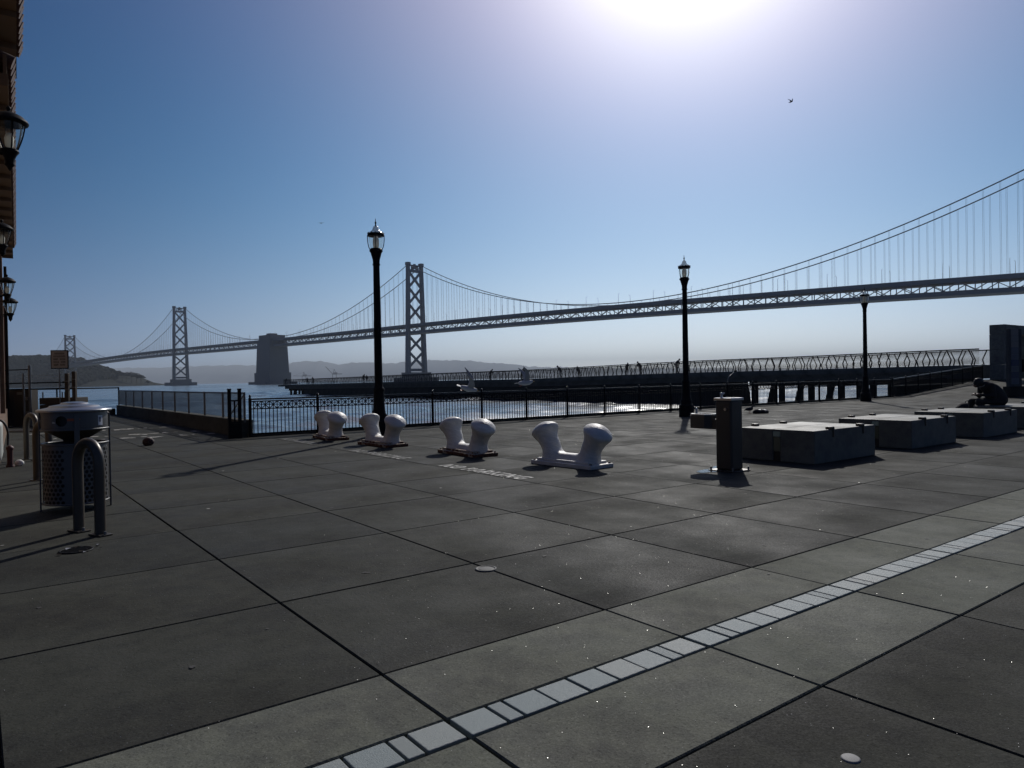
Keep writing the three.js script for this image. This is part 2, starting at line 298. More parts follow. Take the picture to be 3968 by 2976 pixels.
  function words(u, v, bright) {
    const shapes = font.generateShapes('NO PARKING', 0.3), g = new THREE.ShapeGeometry(shapes, 4), p = g.attributes.position;
    g.computeBoundingBox(); const L = g.boundingBox.max.x;
    for (let i = 0; i < p.count; i++) { const x = p.getX(i), y = p.getY(i); p.setXYZ(i, y * 0.95, 0.0055, x * 2.35 / L); }
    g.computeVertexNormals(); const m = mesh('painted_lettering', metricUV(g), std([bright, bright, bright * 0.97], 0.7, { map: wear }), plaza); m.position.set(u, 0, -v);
  }
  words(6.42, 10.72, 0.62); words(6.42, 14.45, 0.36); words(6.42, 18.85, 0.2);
  // ramp up to the pier
  const ramp = new THREE.Shape([[43.2, -4], [43.2, 0], [57, 0.82], [72, 0.82], [72, -4]].map(([x, y]) => new THREE.Vector2(x, y)));
  mesh('pier_ramp', metricUV(new THREE.ExtrudeGeometry(ramp, { depth: 34, bevelEnabled: false }).translate(0, 0.002, -20.3)), slabMats[1], plaza);
}

// ---------------------------------------------------------------- suspension bridge
{
  const br = thing('suspension_bridge', 'grey double deck suspension bridge with lattice towers crossing the hazy bay', 'bridge', V(-115.4, -1.4, -865.7), -Math.atan2(0.691, 0.7227));
  // local x runs along the bridge towards the right (s), local z across it
  const deckY = (s) => (s > 0 ? 70 - 7.5 * Math.pow(s / 604, 2) : 70 - (s < -708 ? 10 * Math.pow((s + 708) / 704, 2) : -0.6 * Math.sin(Math.PI * s / 708)));
  const TW = { 704: 168, 0: 141.5, '-708': 147, '-1412': 131 };
  const half = (h, y) => 12.8 - 2.8 * (y / h);
  function tower(s, h) {
    const t = new THREE.Group(); t.name = 'tower'; t.position.set(s, 0, 0); br.add(t);
    for (const sd of [-1, 1]) {
      const b = half(h, 0) * sd, a = half(h, h) * sd, g = new THREE.BoxGeometry(1, 1, 1), p = g.attributes.position;
      for (let i = 0; i < p.count; i++) { const top = p.getY(i) > 0, k = top ? 0 : 1; p.setXYZ(i, p.getX(i) * (4.4 + 1.6 * k), top ? h : 4, (top ? a : b) + p.getZ(i) * (3.2 + 1.2 * k)); }
      g.computeVertexNormals(); mesh('leg', g, M.bridge, t);
      mesh('cable_saddle', box(5.2, 3.6, 4.6, 0, h + 1, a), M.bridge, t);
    }
    const dk = deckY(s), brace = (y0, y1) => { for (const sd of [-1, 1]) { mesh('cross_brace', bar(V(0, y0, (half(h, y0) - 1) * sd), V(0, y1, -(half(h, y1) - 1) * sd), 2.6 + sd * 0.05, 2.1), M.bridge, t); } mesh('gusset', box(2.9, 4.2, 3.6, 0, (y0 + y1) / 2, 0), M.bridge, t); };
    const up = h - 8, st = (up - dk - 5) / 3; for (let k = 0; k < 3; k++) brace(dk + 5 + st * k, dk + 5 + st * (k + 1));
    const lo = 18, sd2 = (dk - 14 - lo) / 2; for (let k = 0; k < 2; k++) brace(lo + sd2 * k, lo + sd2 * (k + 1));
    for (const y of [h - 7.2, h - 0.6, 15]) mesh('strut', box(3.2, y > h - 2 ? 1.4 : 3.2, 2 * half(h, y) - 2, 0, y, 0), M.bridge, t);
    for (const z of [-4.5, -2.2, 0, 2.2, 4.5]) mesh('baluster', box(2, 6, z ? 0.7 : 2.6, 0, h - 3.8 + (z ? 0 : 2.2), z), M.bridge, t);
    mesh('pier_base', merge([box(22, 6, 52, 0, 3, 0), box(15, 12, 34, 0, 6, 0)]), M.bridgeConcrete, t);
  }
  for (const [s, h] of Object.entries(TW)) tower(+s, h);
  // centre anchorage
  const an = new THREE.Group(); an.name = 'centre_anchorage'; an.position.set(-354, 0, 0); br.add(an);
  const ag = new THREE.BoxGeometry(1, 1, 1); { const p = ag.attributes.position; for (let i = 0; i < p.count; i++) { const top = p.getY(i) > 0; p.setXYZ(i, p.getX(i) * (top ? 40 : 46), top ? 67 : 0, p.getZ(i) * (top ? 29 : 33)); } ag.computeVertexNormals(); }
  mesh('shaft', ag, M.bridgeConcrete, an); mesh('cable_house', merge([box(36, 9, 25, 0, 71.4, 0), box(12, 3, 12, 0, 77.3, 0)]), M.bridgeConcrete, an);
  mesh('fender', merge([box(56, 4, 52, 0, 2, 0), box(48, 18, 36, 0, 9, 0)]), M.bridgeConcrete, an);
  // deck spans
  const ends = [700, 0, -336, -372, -708, -1412, -1700];
  for (let n = 0; n < ends.length - 1; n++) {
    if (ends[n] === -336) continue;
    const sp = new THREE.Group(); sp.name = 'deck_span'; br.add(sp);
    const s0 = ends[n + 1], s1 = ends[n], N = Math.round((s1 - s0) / 9.2), up = [], lo = [], web = [], posts = [];
    for (let k = 0; k < N; k++) {
      const a = s0 + (s1 - s0) * k / N, b = s0 + (s1 - s0) * (k + 1) / N, ya = deckY(a), yb = deckY(b);
      up.push(bar(V(a, ya - 1.6, 0), V(b + 0.02, yb - 1.6, 0), 3.1, 19.6)); lo.push(bar(V(a, ya - 10.1, 0), V(b + 0.02, yb - 10.1, 0), 3.1, 19.6));
      for (const z of [-9.9, 9.9]) {
        web.push(box(0.55, 5.6, 0.5, a, ya - 5.85, z)); web.push(k % 2 ? bar(V(a, ya - 8.6, z), V(b, yb - 3.1, z), 0.5, 0.8) : bar(V(a, ya - 3.1, z), V(b, yb - 8.6, z), 0.5, 0.8));
      }
      if (k % 4 === 1) for (const z of [-9.4, 9.4]) posts.push(merge([rod(V(a, ya, z), V(a, ya + 9.5, z), 0.16, 5, 0.1), rod(V(a, ya + 9.45, z), V(a, ya + 10, z - Math.sign(z) * 2), 0.1, 5)]));
    }
    mesh('upper_deck', merge(up), M.bridge, sp); mesh('lower_deck', merge(lo), M.bridge, sp); mesh('truss_web', merge(web), M.bridge, sp); for (const g of posts) mesh('deck_lamp', g, M.bridge, sp);
  }
  // main cables and suspenders
  const spans = [[704, 0, 315, 68], [0, -344, null, 0], [-364, -708, null, 0], [-708, -1412, -1075, 62], [-1412, -1700, null, 0]];
  for (const z of [-10.4, 10.4]) for (const [a, b, lowS, lowY] of spans) {
    const pa = TW[a] ?? deckY(a) + 2, pb = TW[b] ?? deckY(b) + 2, pts = [], hang = [];
    const y = (s) => { if (lowS !== null) { const k = s > lowS ? (pa - 1 - lowY) / Math.pow(a - lowS, 2) : (pb - 1 - lowY) / Math.pow(lowS - b, 2); return lowY + 1.5 + k * Math.pow(s - lowS, 2); } const t = (s - b) / (a - b), L = Math.abs(a - b); return pb + (pa - pb) * t - 4 * 34 * (L / 354) * (L / 354) * t * (1 - t) * 0.62; };
    const n = Math.round(Math.abs(a - b) / 9.2);
    for (let k = 0; k <= n; k++) pts.push(V(a + (b - a) * k / n, Math.max(y(a + (b - a) * k / n), deckY(a + (b - a) * k / n) - 3), z));
    const cable = mesh('main_cable', tubeOf(pts, 0.42, n, 6), M.bridge, br);
    for (let k = 1; k < n; k++) { const s = pts[k].x, d = deckY(s); if (pts[k].y > d + 0.6) for (const o of [-0.35, 0.35]) hang.push(box(0.1, pts[k].y - d, 0.1, s + o, (pts[k].y + d) / 2, z)); }
    if (hang.length) { const h = mesh('suspenders', merge(hang), M.bridge, cable); h.userData.kind = 'stuff'; }
  }
}

// ---------------------------------------------------------------- island, far hills, port cranes
const ridge = (pts) => (x) => { for (let i = 1; i < pts.length; i++) if (x <= pts[i][0]) { const t = (x - pts[i - 1][0]) / (pts[i][0] - pts[i - 1][0]), s = t * t * (3 - 2 * t); return pts[i - 1][1] + (pts[i][1] - pts[i - 1][1]) * s; } return pts.at(-1)[1]; };
function mound(height, x0, x1, zc, depth, nx, nz, rough, seed) {
  const g = new THREE.PlaneGeometry(x1 - x0, depth, nx, nz).rotateX(-Math.PI / 2), p = g.attributes.position;
  for (let i = 0; i < p.count; i++) {
    const x = p.getX(i) + (x0 + x1) / 2, z = p.getZ(i), t = z / (depth / 2), prof = Math.pow(Math.max(0, 1 - t * t), 0.7);
    p.setXYZ(i, x, -2.6 + Math.max(0, height(x)) * prof + (prof > 0.05 ? (fbm(x / 40 + 50, z / 40 + 50, 4096, 3, seed) - 0.5) * rough : -3), zc + z);
  }
  g.computeVertexNormals(); return g;
}
{
  const isl = ridge([[-2200, 92], [-1400, 80], [-1270, 79], [-1190, 70], [-1143, 47], [-1100, 36], [-1078, 18], [-1049, 10], [-1017, 6], [-990, 2], [-980, -3]]);
  struct('island', mound(isl, -2200, -975, -1990, 420, 240, 30, 5, 401), M.island);
  // woods on the island: far off, one mass
  const R = rng(19), ico = new THREE.IcosahedronGeometry(1, 2), p = ico.attributes.position;
  for (let i = 0; i < p.count; i++) { const x = p.getX(i), y = p.getY(i), z = p.getZ(i), k = 0.72 + 0.55 * fbm(x * 2.3 + 9, y * 2.3 + z * 3.1 + 9, 512, 3, 411); p.setXYZ(i, x * k, y * k, z * k); }
  ico.computeVertexNormals();
  const N = 2300, woods = shadows(new THREE.InstancedMesh(ico, M.leaves, N)); woods.name = 'island_woods'; woods.userData = { kind: 'stuff', label: 'dark woods covering the island hill behind the bridge', category: 'woods' };
  const m = new THREE.Matrix4(), q = new THREE.Quaternion();
  for (let k = 0; k < N; k++) { const x = -1430 + R() * 345, t = R() * 0.98, prof = Math.pow(1 - t * t, 0.7), h = isl(x) * prof, s = (3.2 + R() * 5) * (x > -1060 ? 0.55 : 1); q.setFromEuler(new THREE.Euler(R() * 6, R() * 6, R() * 6)); m.compose(V(x, h + s * 0.2, -1990 + t * 210), q, V(s * (0.8 + R() * 0.5), s * (0.7 + R() * 0.6), s)); woods.setMatrixAt(k, m); }
  scene.add(woods);
  // the trees that stand out on the point
  const sizes = [[-1094, 17], [-1080, 20], [-1068, 24], [-1056, 29], [-1043, 31], [-1029, 30], [-1017, 26], [-998, 11]];
  sizes.forEach(([x, h], k) => {
    const y = isl(x) * 0.99 - 2, t = thing('shoreline_tree', ['leftmost', 'second', 'third', 'fourth', 'fifth', 'sixth', 'seventh', 'last'][k] + ' of the dark trees along the island point, counted from the left', 'tree', V(x, y, -1960), 0, 'trees on the island point');
    mesh('trunk', merge([rod(V(0, -3, 0), V(0.6, h * 0.55, 0), 0.7, 7, 0.45), rod(V(0.3, h * 0.35, 0), V(2.4, h * 0.7, 0.6), 0.35, 5, 0.2), rod(V(0.3, h * 0.4, 0), V(-2, h * 0.72, -0.5), 0.3, 5, 0.18)]), M.bark, t);
    const tr = rng(50 + k), cl = [];
    for (let n = 0; n < 700; n++) { const a = tr() * 6.283, r = Math.sqrt(tr()) * h * 0.46, yy = h * (0.62 + 0.36 * (1 - Math.pow(r / (h * 0.46), 2)) * tr()), s = 0.5 + tr() * 0.8; cl.push(new THREE.TetrahedronGeometry(s, 0).rotateX(tr() * 6).rotateY(tr() * 6).translate(Math.cos(a) * r * 1.1, yy, Math.sin(a) * r)); }
    mesh('crown', merge(cl), M.leaves, t);
  });
  const far = ridge([[-16000, 420], [-9500, 380], [-7000, 330], [-5200, 350], [-4400, 320], [-3950, 405], [-3600, 400], [-3250, 330], [-2800, 370], [-2300, 340], [-1500, 390], [-900, 370], [-300, 300], [600, 210], [2500, 150], [6000, 90], [9000, 40], [16000, 20]]);
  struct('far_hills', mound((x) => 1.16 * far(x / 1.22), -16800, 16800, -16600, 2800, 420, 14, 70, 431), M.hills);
  function craneThing(x, z, h, label, raised) {
    const c = thing('port_crane', label, 'crane', V(x, -2, z), 0.3, 'container cranes across the bay');
    for (const dx of [-14, 14]) for (const dz of [-9, 9]) mesh('leg', bar(V(dx, 0, dz), V(dx * 0.9, h * 0.62, dz), 3, 3), M.crane, c);
    mesh('portal', merge([box(34, 4, 3, 0, h * 0.6, -9), box(34, 4, 3, 0, h * 0.6, 9), box(30, 12, 14, 6, h * 0.68, 0), box(60, 5, 8, 24, h * 0.62, 0)]), M.crane, c);
    mesh('mast', merge([bar(V(-10, h * 0.6, 0), V(0, h, 0), 3, 3), bar(V(14, h * 0.6, 0), V(0, h, 0), 3, 3)]), M.crane, c);
    for (const dz of [-5, 5]) mesh('boom', raised ? bar(V(-12, h * 0.62, dz), V(-62, h * 1.22, dz), 4, 3) : bar(V(-12, h * 0.62, dz), V(-78, h * 0.64, dz), 3, 3), M.crane, c);
    mesh('stay', bar(V(0, h, 0), raised ? V(-46, h * 1.05, 0) : V(-70, h * 0.66, 0), 1, 1), M.crane, c);
  }
  craneThing(-1290, -5200, 92, 'port crane with raised double boom across the hazy bay', true);
  craneThing(-1570, -5400, 78, 'smaller port crane with level boom left of the raised one', false);
}

// ---------------------------------------------------------------- people as one continuous body each
const skin = std([0.16, 0.10, 0.075], 0.6), clothDark = std([0.012, 0.012, 0.015], 0.9), clothNavy = std([0.02, 0.024, 0.04], 0.9), clothGrey = std([0.06, 0.06, 0.065], 0.9);
const standing = nets((p) => {
  let d = 9; const c = (ax, ay, az, bx, by, bz, ra, rb, k = 0.05) => { d = smin(d, cap(p, ax, ay, az, bx, by, bz, ra, rb), k); };
  for (const s of [-1, 1]) { c(-0.08, 0.90, 0.09 * s, -0.02, 0.48, 0.10 * s, 0.10, 0.065); c(-0.02, 0.48, 0.10 * s, -0.06, 0.08, 0.10 * s, 0.065, 0.045); c(-0.07, 0.04, 0.10 * s, 0.10, 0.035, 0.11 * s, 0.045, 0.035, 0.03); c(0.12, 1.22, 0.19 * s, 0.16, 0.98, 0.25 * s, 0.06, 0.047); c(0.16, 0.98, 0.25 * s, 0.38, 1.06, 0.16 * s, 0.045, 0.035); }
  c(-0.08, 0.92, 0, 0.10, 1.20, 0, 0.15, 0.16, 0.08); c(0.12, 1.23, -0.13, 0.12, 1.23, 0.13, 0.08, 0.08); c(0.14, 1.26, 0, 0.24, 1.36, 0, 0.055, 0.05); d = smin(d, ell(p, 0.28, 1.42, 0, 0.11, 0.12, 0.08), 0.03);
  return d;
}, [-0.35, -0.05, -0.4], [0.5, 1.65, 0.4], 0.035);

// ---------------------------------------------------------------- long pier with its railing, piles and gateway
{
  const U = 57, prof = ridge([[15, 1.9], [20, 1.88], [40, 1.78], [80, 1.36], [162, 0.95], [170, 0.95]]), V0 = 20.6, V1 = 163;
  const pier = thing('fishing_pier', 'long dark pedestrian pier with slanted post railing running out over the water', 'pier', W(U, V0, 0), TH);
  const L = (u, y, v) => V(u, y, -(v - V0));                         // u across from the near edge, v along
  const N = 48;
  function strip(u0, u1, top, bot, va = V0, vb = V1, batter = 0) {                                 // follows the deck
    const gs = [];
    for (let k = 0; k < N; k++) {
      const a = va + (vb - va) * k / N, b = va + (vb - va) * (k + 1) / N, g = new THREE.BoxGeometry(1, 1, 1), p = g.attributes.position;
      for (let i = 0; i < p.count; i++) { const fr = p.getZ(i) < 0, v = fr ? b : a; const lo = p.getY(i) < 0 ? batter : 0, q = L(p.getX(i) < 0 ? u0 - lo : u1 + lo, prof(v) + (p.getY(i) > 0 ? top : bot), v); p.setXYZ(i, q.x, q.y, q.z); }
      g.computeVertexNormals(); gs.push(g);
    }
    return metricUV(merge(gs));
  }
  mesh('deck', strip(0, 4.6, 0, -0.45), M.pierConcrete, pier);
  mesh('girder', strip(0.35, 4.2, -0.45, -1.0), M.pierConcrete, pier);
  // breakwater wall under the outer part
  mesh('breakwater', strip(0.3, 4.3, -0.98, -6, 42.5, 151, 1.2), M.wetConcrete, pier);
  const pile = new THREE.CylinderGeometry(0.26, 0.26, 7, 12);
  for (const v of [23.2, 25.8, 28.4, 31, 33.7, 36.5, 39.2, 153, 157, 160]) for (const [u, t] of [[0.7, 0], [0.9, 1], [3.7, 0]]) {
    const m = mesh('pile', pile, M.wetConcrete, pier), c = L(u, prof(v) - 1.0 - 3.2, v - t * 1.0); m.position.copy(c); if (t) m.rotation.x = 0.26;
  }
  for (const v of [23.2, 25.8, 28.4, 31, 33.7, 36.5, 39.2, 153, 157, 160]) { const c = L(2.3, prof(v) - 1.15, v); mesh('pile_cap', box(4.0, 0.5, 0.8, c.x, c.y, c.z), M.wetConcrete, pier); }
  // railing on both sides: bent posts leaning out and in by turns, many thin rods
  const H = 1.12, postGeo = (dir) => merge([bar(V(0, -0.05, 0), V(0, 0.42, 0.12 * dir), 0.035, 0.085), bar(V(0, 0.40, 0.12 * dir), V(0, H - 0.02, -0.17 * dir), 0.035, 0.075)]);
  const pg = [postGeo(1), postGeo(-1)], pitch = 0.72;
  for (const u of [0.12, 4.48]) {
    const rl = new THREE.Group(); rl.name = 'railing'; pier.add(rl); const rest = [];
    let n = 0; for (let v = V0 + 0.5; v < V1; v += pitch, n++) { const c = L(u, prof(v), v); if (n < 110) mesh('post', pg[n % 2], M.iron, rl).position.copy(c); else rest.push(pg[n % 2].clone().translate(c.x, c.y, c.z)); }
    const ds = mesh('distant_posts', merge(rest), M.iron, rl); ds.userData.kind = 'stuff';
    for (let k = 0; k < 13; k++) {
      const y = 0.1 + k * 0.083, r = 0.012, pts = []; for (let v = V0; v <= V1 + 0.1; v += (V1 - V0) / 60) pts.push(L(u, prof(v) + y, v)); mesh('rod', new THREE.TubeGeometry(new THREE.CatmullRomCurve3(pts), 60, r, 4), M.iron, rl);
    }
    const tp = []; for (let k = 0; k < 60; k++) { const a = V0 + (V1 - V0) * k / 60, b = V0 + (V1 - V0) * (k + 1) / 60; tp.push(bar(L(u, prof(a) + H, a), L(u, prof(b) + H, b), 0.05, 0.09)); } mesh('handrail', merge(tp), M.iron, rl);
  }
  const er = new THREE.Group(); er.name = 'end_railing'; pier.add(er); { const c = L(0, prof(V1), V1); for (let k = 0; k <= 6; k++) mesh('post', box(0.05, H, 0.05, c.x + 0.1 + k * 0.73, c.y + H / 2, c.z), M.iron, er); for (const y of [0.3, 0.6, 0.9, H]) mesh('rail', box(4.5, 0.04, 0.05, c.x + 2.3, c.y + y, c.z), M.iron, er); mesh('overhang', box(5.4, 0.4, 2.6, c.x + 2.3, c.y - 0.25, c.z - 1.2), M.pierConcrete, pier); }
  // gateway at the landward end
  const gate = thing('pier_gateway', 'tall grey concrete gateway frame at the landward end of the pier', 'gateway', W(U - 0.65, 19.2, 0.8), TH);
  const gateM = dull([0.21, 0.21, 0.205], 1, slabMaps), wall = (w, h, d, x, y, z) => metricUV(rbox(w, h, d, 0.03, x, y, z));
  for (const [x, w] of [[0.5, 1.2], [6.2, 1.6]]) for (let k = 0; k < 3; k++) mesh('pillar_block', wall(w, 1.035, 0.9, x, 0.53 + k * 1.045, 0), gateM, gate);
  mesh('lintel', wall(7.3, 0.66, 0.92, 3.6, 3.48, 0), gateM, gate);
  // low wall and bench line beside the gateway
  const lw = thing('approach_wall', 'low dark wall beside the ramp left of the pier gateway', 'wall', W(50, 20.45, 0.4), TH);
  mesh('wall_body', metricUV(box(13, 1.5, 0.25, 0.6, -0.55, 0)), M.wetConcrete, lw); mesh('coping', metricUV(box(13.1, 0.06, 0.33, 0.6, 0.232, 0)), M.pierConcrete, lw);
  // people along the pier
  const spots = [[0.5, 163, 0.3], [0.5, 149.5, 2], [0.6, 146.5, 2.3], [0.6, 122, 1.2], [0.6, 120.6, 1.8], [0.7, 81.5, 0.4], [3.6, 78.0, 0.9], [3.5, 70, 3], [3.6, 66.5, 2.2], [3.4, 58, 1.1], [3.4, 56, 2.5], [3.8, 51, 0.2]];
  const words = ['at the far tip of the pier', 'left of a pair near the pier end', 'right of a pair near the pier end', 'left of the close pair halfway to the pier end', 'right of the close pair halfway to the pier end', 'alone at the near rail right of the lattice tower', 'by the far rail right of the lone figure', 'left of a pair behind the right gull', 'right of a pair behind the right gull', 'left of a pair near the middle of the pier', 'right of a pair near the middle of the pier', 'farthest right along the pier'];
  spots.forEach(([u, v, a], k) => { const o = solo('person', standing, [clothDark, clothNavy, clothGrey][k % 3], 'small dark figure leaning ' + words[k], 'person', 'people on the pier'); o.position.copy(W(U + u, v, prof(v))); o.rotation.y = a; o.scale.setScalar(0.93 + (k % 4) * 0.04); });
}

// ---------------------------------------------------------------- harbour railing
function railing(label, u0, n, pitch, v, slope, y0) {
  const t = thing('harbour_railing', label, 'railing', W(u0, v, y0), TH, 'iron railings along the water');
  const Y = (x) => x * slope;
  const post = merge([lathe([[0, 1.13], [0.022, 1.125], [0.03, 1.1], [0.024, 1.08], [0.042, 1.07], [0.042, 1.05], [0.042, 1.04], [0.042, 0.1], [0.05, 0.08], [0.05, 0.0]], 10), box(0.14, 0.02, 0.14, 0, 0.01, 0)]);
  const ball = new THREE.SphereGeometry(0.036, 10, 8);
  for (let k = 0; k <= n; k++) { const p = mesh('post', post, M.iron, t); p.position.set(k * pitch, Y(k * pitch), 0); const b = mesh('post_cap', ball, M.ironRail, p); b.position.y = 1.135; }
  const np = 17, d = (pitch - 0.08) / np, picket = box(0.022, 0.90, 0.014, 0, 0.53, 0);
  const X = []; for (let k = 0; k < np - 1; k += 2) { const a = k * d, b = (k + 2) * d; for (const [p, q] of [[[a, 0.785], [b, 0.975]], [[a, 0.975], [b, 0.785]]]) X.push(bar(V(p[0] + 0.012, p[1], 0.002), V(q[0] - 0.012, q[1], 0.002), 0.020, 0.016)); X.push(new THREE.TorusGeometry(0.026, 0.008, 5, 10).translate((a + b) / 2, 0.88, 0.003)); }
  const star = merge(X);
  for (let k = 0; k < n; k++) {
    const g = new THREE.Group(); g.name = 'panel'; g.position.set(k * pitch + 0.04, Y(k * pitch + 0.04), 0); t.add(g); const w = pitch - 0.08, dy = slope * w;
    for (const [y, h, m, nm] of [[1.045, 0.045, M.ironRail, 'top_rail'], [0.985, 0.03, M.iron, 'lattice_rail'], [0.88, 0.014, M.iron, 'middle_bar'], [0.775, 0.03, M.iron, 'lattice_rail'], [0.085, 0.035, M.iron, 'bottom_rail']]) mesh(nm, bar(V(-0.01, y, 0), V(w + 0.01, y + dy, 0), h, nm === 'top_rail' ? 0.07 : 0.032), m, g);
    for (let j = 0; j < np; j++) mesh('picket', picket, M.iron, g).position.set((j + 0.5) * d, slope * (j + 0.5) * d, 0);
    const s = mesh('lattice', star, M.iron, g); s.position.x = d * 0.5; s.position.y = dy * 0.5;
  }
  return t;
}
railing('long black iron railing with lattice top along the water edge behind the bollards', 6.1, 19, 1.942, 20.14, 0, 0);
railing('shorter black iron railing climbing the ramp towards the pier gateway', 43.26, 8, 1.64, 20.14, 0.058, 0.01);

// ---------------------------------------------------------------- chain link fence, side gate and the enclosure on the left
{
  const R = rng(33), f = thing('chain_link_fence', 'low chain link fence on a concrete kerb along the left pier edge', 'fence', W(6.0, 20.3, 0), TH), Lg = 21.4;
  mesh('kerb', metricUV(box(0.34, 0.47, Lg, 0.05, 0.235, -Lg / 2)), M.concrete, f);
  for (let k = 0; k <= 10; k++) mesh('post', rod(V(0, 0.40, -k * Lg / 10), V(0, 1.24, -k * Lg / 10), 0.032, 10), M.galv, f);
  mesh('top_rail', tubeOf([V(0, 1.22, 0), V(0.01, 1.215, -7), V(-0.01, 1.225, -14), V(0, 1.22, -Lg)], 0.024, 20, 8), M.galv, f);
  mesh('bottom_wire', rod(V(0, 0.52, 0), V(0, 0.52, -Lg), 0.006, 5), M.galv, f);
  mesh('brace', rod(V(0, 0.48, -1.6), V(0, 1.16, -0.05), 0.02, 8), M.galv, f);
  const ws = []; for (let z = -0.7; z < Lg; z += 0.06) for (const s of [-1, 1]) { let a = z, b = z + 0.7, ya = 0.51, yb = 1.21; if (a < 0) { ya -= a; a = 0; } if (b > Lg) { yb -= b - Lg; b = Lg; } if (b > a) ws.push(bar(s > 0 ? V(0.002, ya, -a) : V(-0.002, 1.72 - ya, -a), s > 0 ? V(0.002, yb, -b) : V(-0.002, 1.72 - yb, -b), 0.005, 0.005)); }
  const cm = mesh('chain_link_mesh', merge(ws), M.galv, f); cm.userData.kind = 'stuff';
  const e = thing('end_rail', 'dark pipe rail across the far end of the left pier', 'railing', W(6.0, 41.75, 0), TH);
  mesh('pipe', rod(V(0, 1.36, 0), V(-14, 1.36, 0), 0.03, 8), M.iron, e); for (let k = 0; k < 6; k++) mesh('post', rod(V(-k * 2.7, -0.05, 0), V(-k * 2.7, 1.4, 0), 0.035, 8), M.iron, e); mesh('kerb', metricUV(box(14, 0.3, 0.3, -7.2, 0.15, 0.1)), M.wetConcrete, e);
  const g = thing('side_gate', 'narrow dark gate of two tall posts beside the chain link fence', 'gate', W(5.55, 20.14, 0), TH);
  for (const x of [0, 0.27]) mesh('post', merge([rbox(0.085, 1.32, 0.085, 0.012, x, 0.66, 0), rbox(0.1, 0.04, 0.1, 0.015, x, 1.33, 0)]), M.iron, g);
  mesh('rail', box(0.2, 0.04, 0.04, 0.135, 1.02, 0), M.iron, g); mesh('rail', box(0.2, 0.04, 0.04, 0.135, 0.42, 0), M.iron, g); mesh('bar', box(0.035, 0.6, 0.035, 0.135, 0.72, 0), M.iron, g); mesh('kick_plate', box(0.34, 0.4, 0.03, 0.13, 0.2, 0.06), M.iron, g);

  // gated enclosure near the building's far end
  const y = thing('barbed_wire_gate', 'barbed wire topped pipe gate at the left beside the building', 'gate', V(-18.2, 0, -27), 0.1);
  mesh('post', rod(V(0, 0, 0), V(0, 2.3, 0), 0.05, 10), M.galv, y); mesh('post', rod(V(-0.17, 0, 0.1), V(-0.17, 2.0, 0.1), 0.035, 10), M.galv, y);
  for (const [yy, x0, x1] of [[2.13, -1.1, 0], [1.63, -1.1, 1.6], [1.4, -1.1, 1.6]]) mesh('rail', rod(V(x0, yy, 0), V(x1, yy + 0.02, 0), yy > 2 ? 0.02 : 0.026, 8), M.iron, y);
  for (const yy of [1.72, 1.82, 1.92]) { const pts = []; for (let x = -1.1; x <= 1.6; x += 0.15) pts.push(V(x, yy + (R() - 0.5) * 0.03, 0.02)); mesh('barbed_wire', tubeOf(pts, 0.006, 40, 5), M.galv, y); const bb = []; for (let x = -1.0; x < 1.6; x += 0.18) bb.push(bar(V(x, yy - 0.03, 0), V(x + 0.02, yy + 0.03, 0.04), 0.006), bar(V(x + 0.02, yy - 0.03, 0.04), V(x, yy + 0.03, 0), 0.006)); mesh('barbs', merge(bb), M.galv, y); }
  mesh('hinge', merge([box(0.1, 0.12, 0.1, -0.08, 1.05, 0.05), box(0.1, 0.12, 0.1, -0.08, 0.5, 0.05)]), M.galv, y);
  for (const x of [0.35, 1.05, 1.15]) mesh('stub_pipe', rod(V(x, 1.05, -0.2), V(x, 1.28, -0.2), 0.025, 8), M.galv, y);
  const wood = std([0.055, 0.042, 0.032], 0.85);
  for (const [x, h, lb] of [[-16.82, 1.98, 'left weathered post beside the small sign'], [-16.55, 2.05, 'right weathered post beside the small sign']]) { const t = thing('timber_post', lb, 'post', V(x, 0, -27.05)); mesh('shaft', rbox(0.13, h, 0.13, 0.02, 0, h / 2, 0), wood, t); mesh('clip', merge([box(0.16, 0.03, 0.02, 0, h - 0.3, 0.075), box(0.16, 0.03, 0.02, 0, h - 0.6, 0.075)]), M.galv, t); }
  const ply = thing('plywood_box', 'brown boarded cabinet behind the barbed wire gate', 'cabinet', V(-18.75, 0, -27.4)); for (let k = 0; k < 3; k++) mesh('board', rbox(0.28, 1.4, 0.5, 0.01, -0.29 + k * 0.285, 0.72, 0), [std([0.05, 0.042, 0.035], 0.8), wood][k % 2], ply); mesh('label_plate', box(0.2, 0.1, 0.01, 0.05, 1.25, 0.256), M.galv, ply);
  const crate = thing('dark_crate', 'low dark timber crate beside the barbed wire gate', 'crate', V(-17.3, 0, -27.6)); for (let k = 0; k < 4; k++) mesh('plank', rbox(1.45, 0.255, 0.7, 0.012, 0, 0.14 + k * 0.265, 0), wood, crate); mesh('bracket', box(0.05, 1.06, 0.02, 0.6, 0.53, 0.36), M.iron, crate);
  // sign: five lines of print too small to read
  const sg = thing('notice_sign', 'small framed notice sign with five lines of print on a pole', 'sign', V(-16.96, 0, -26.8), 0.15);
  mesh('pole', rod(V(0, 0, -0.03), V(0, 2.3, -0.03), 0.022, 8), M.galv, sg); mesh('frame', rbox(0.62, 0.70, 0.03, 0.012, 0.03, 2.5, 0), M.iron, sg); mesh('panel', box(0.55, 0.63, 0.006, 0.03, 2.5, 0.018), std([0.34, 0.32, 0.28], 0.7), sg);
  const rows = [[0.34], [0.42], [0.16, 0.2], [0.2, 0.16], [0.16, 0.18]];
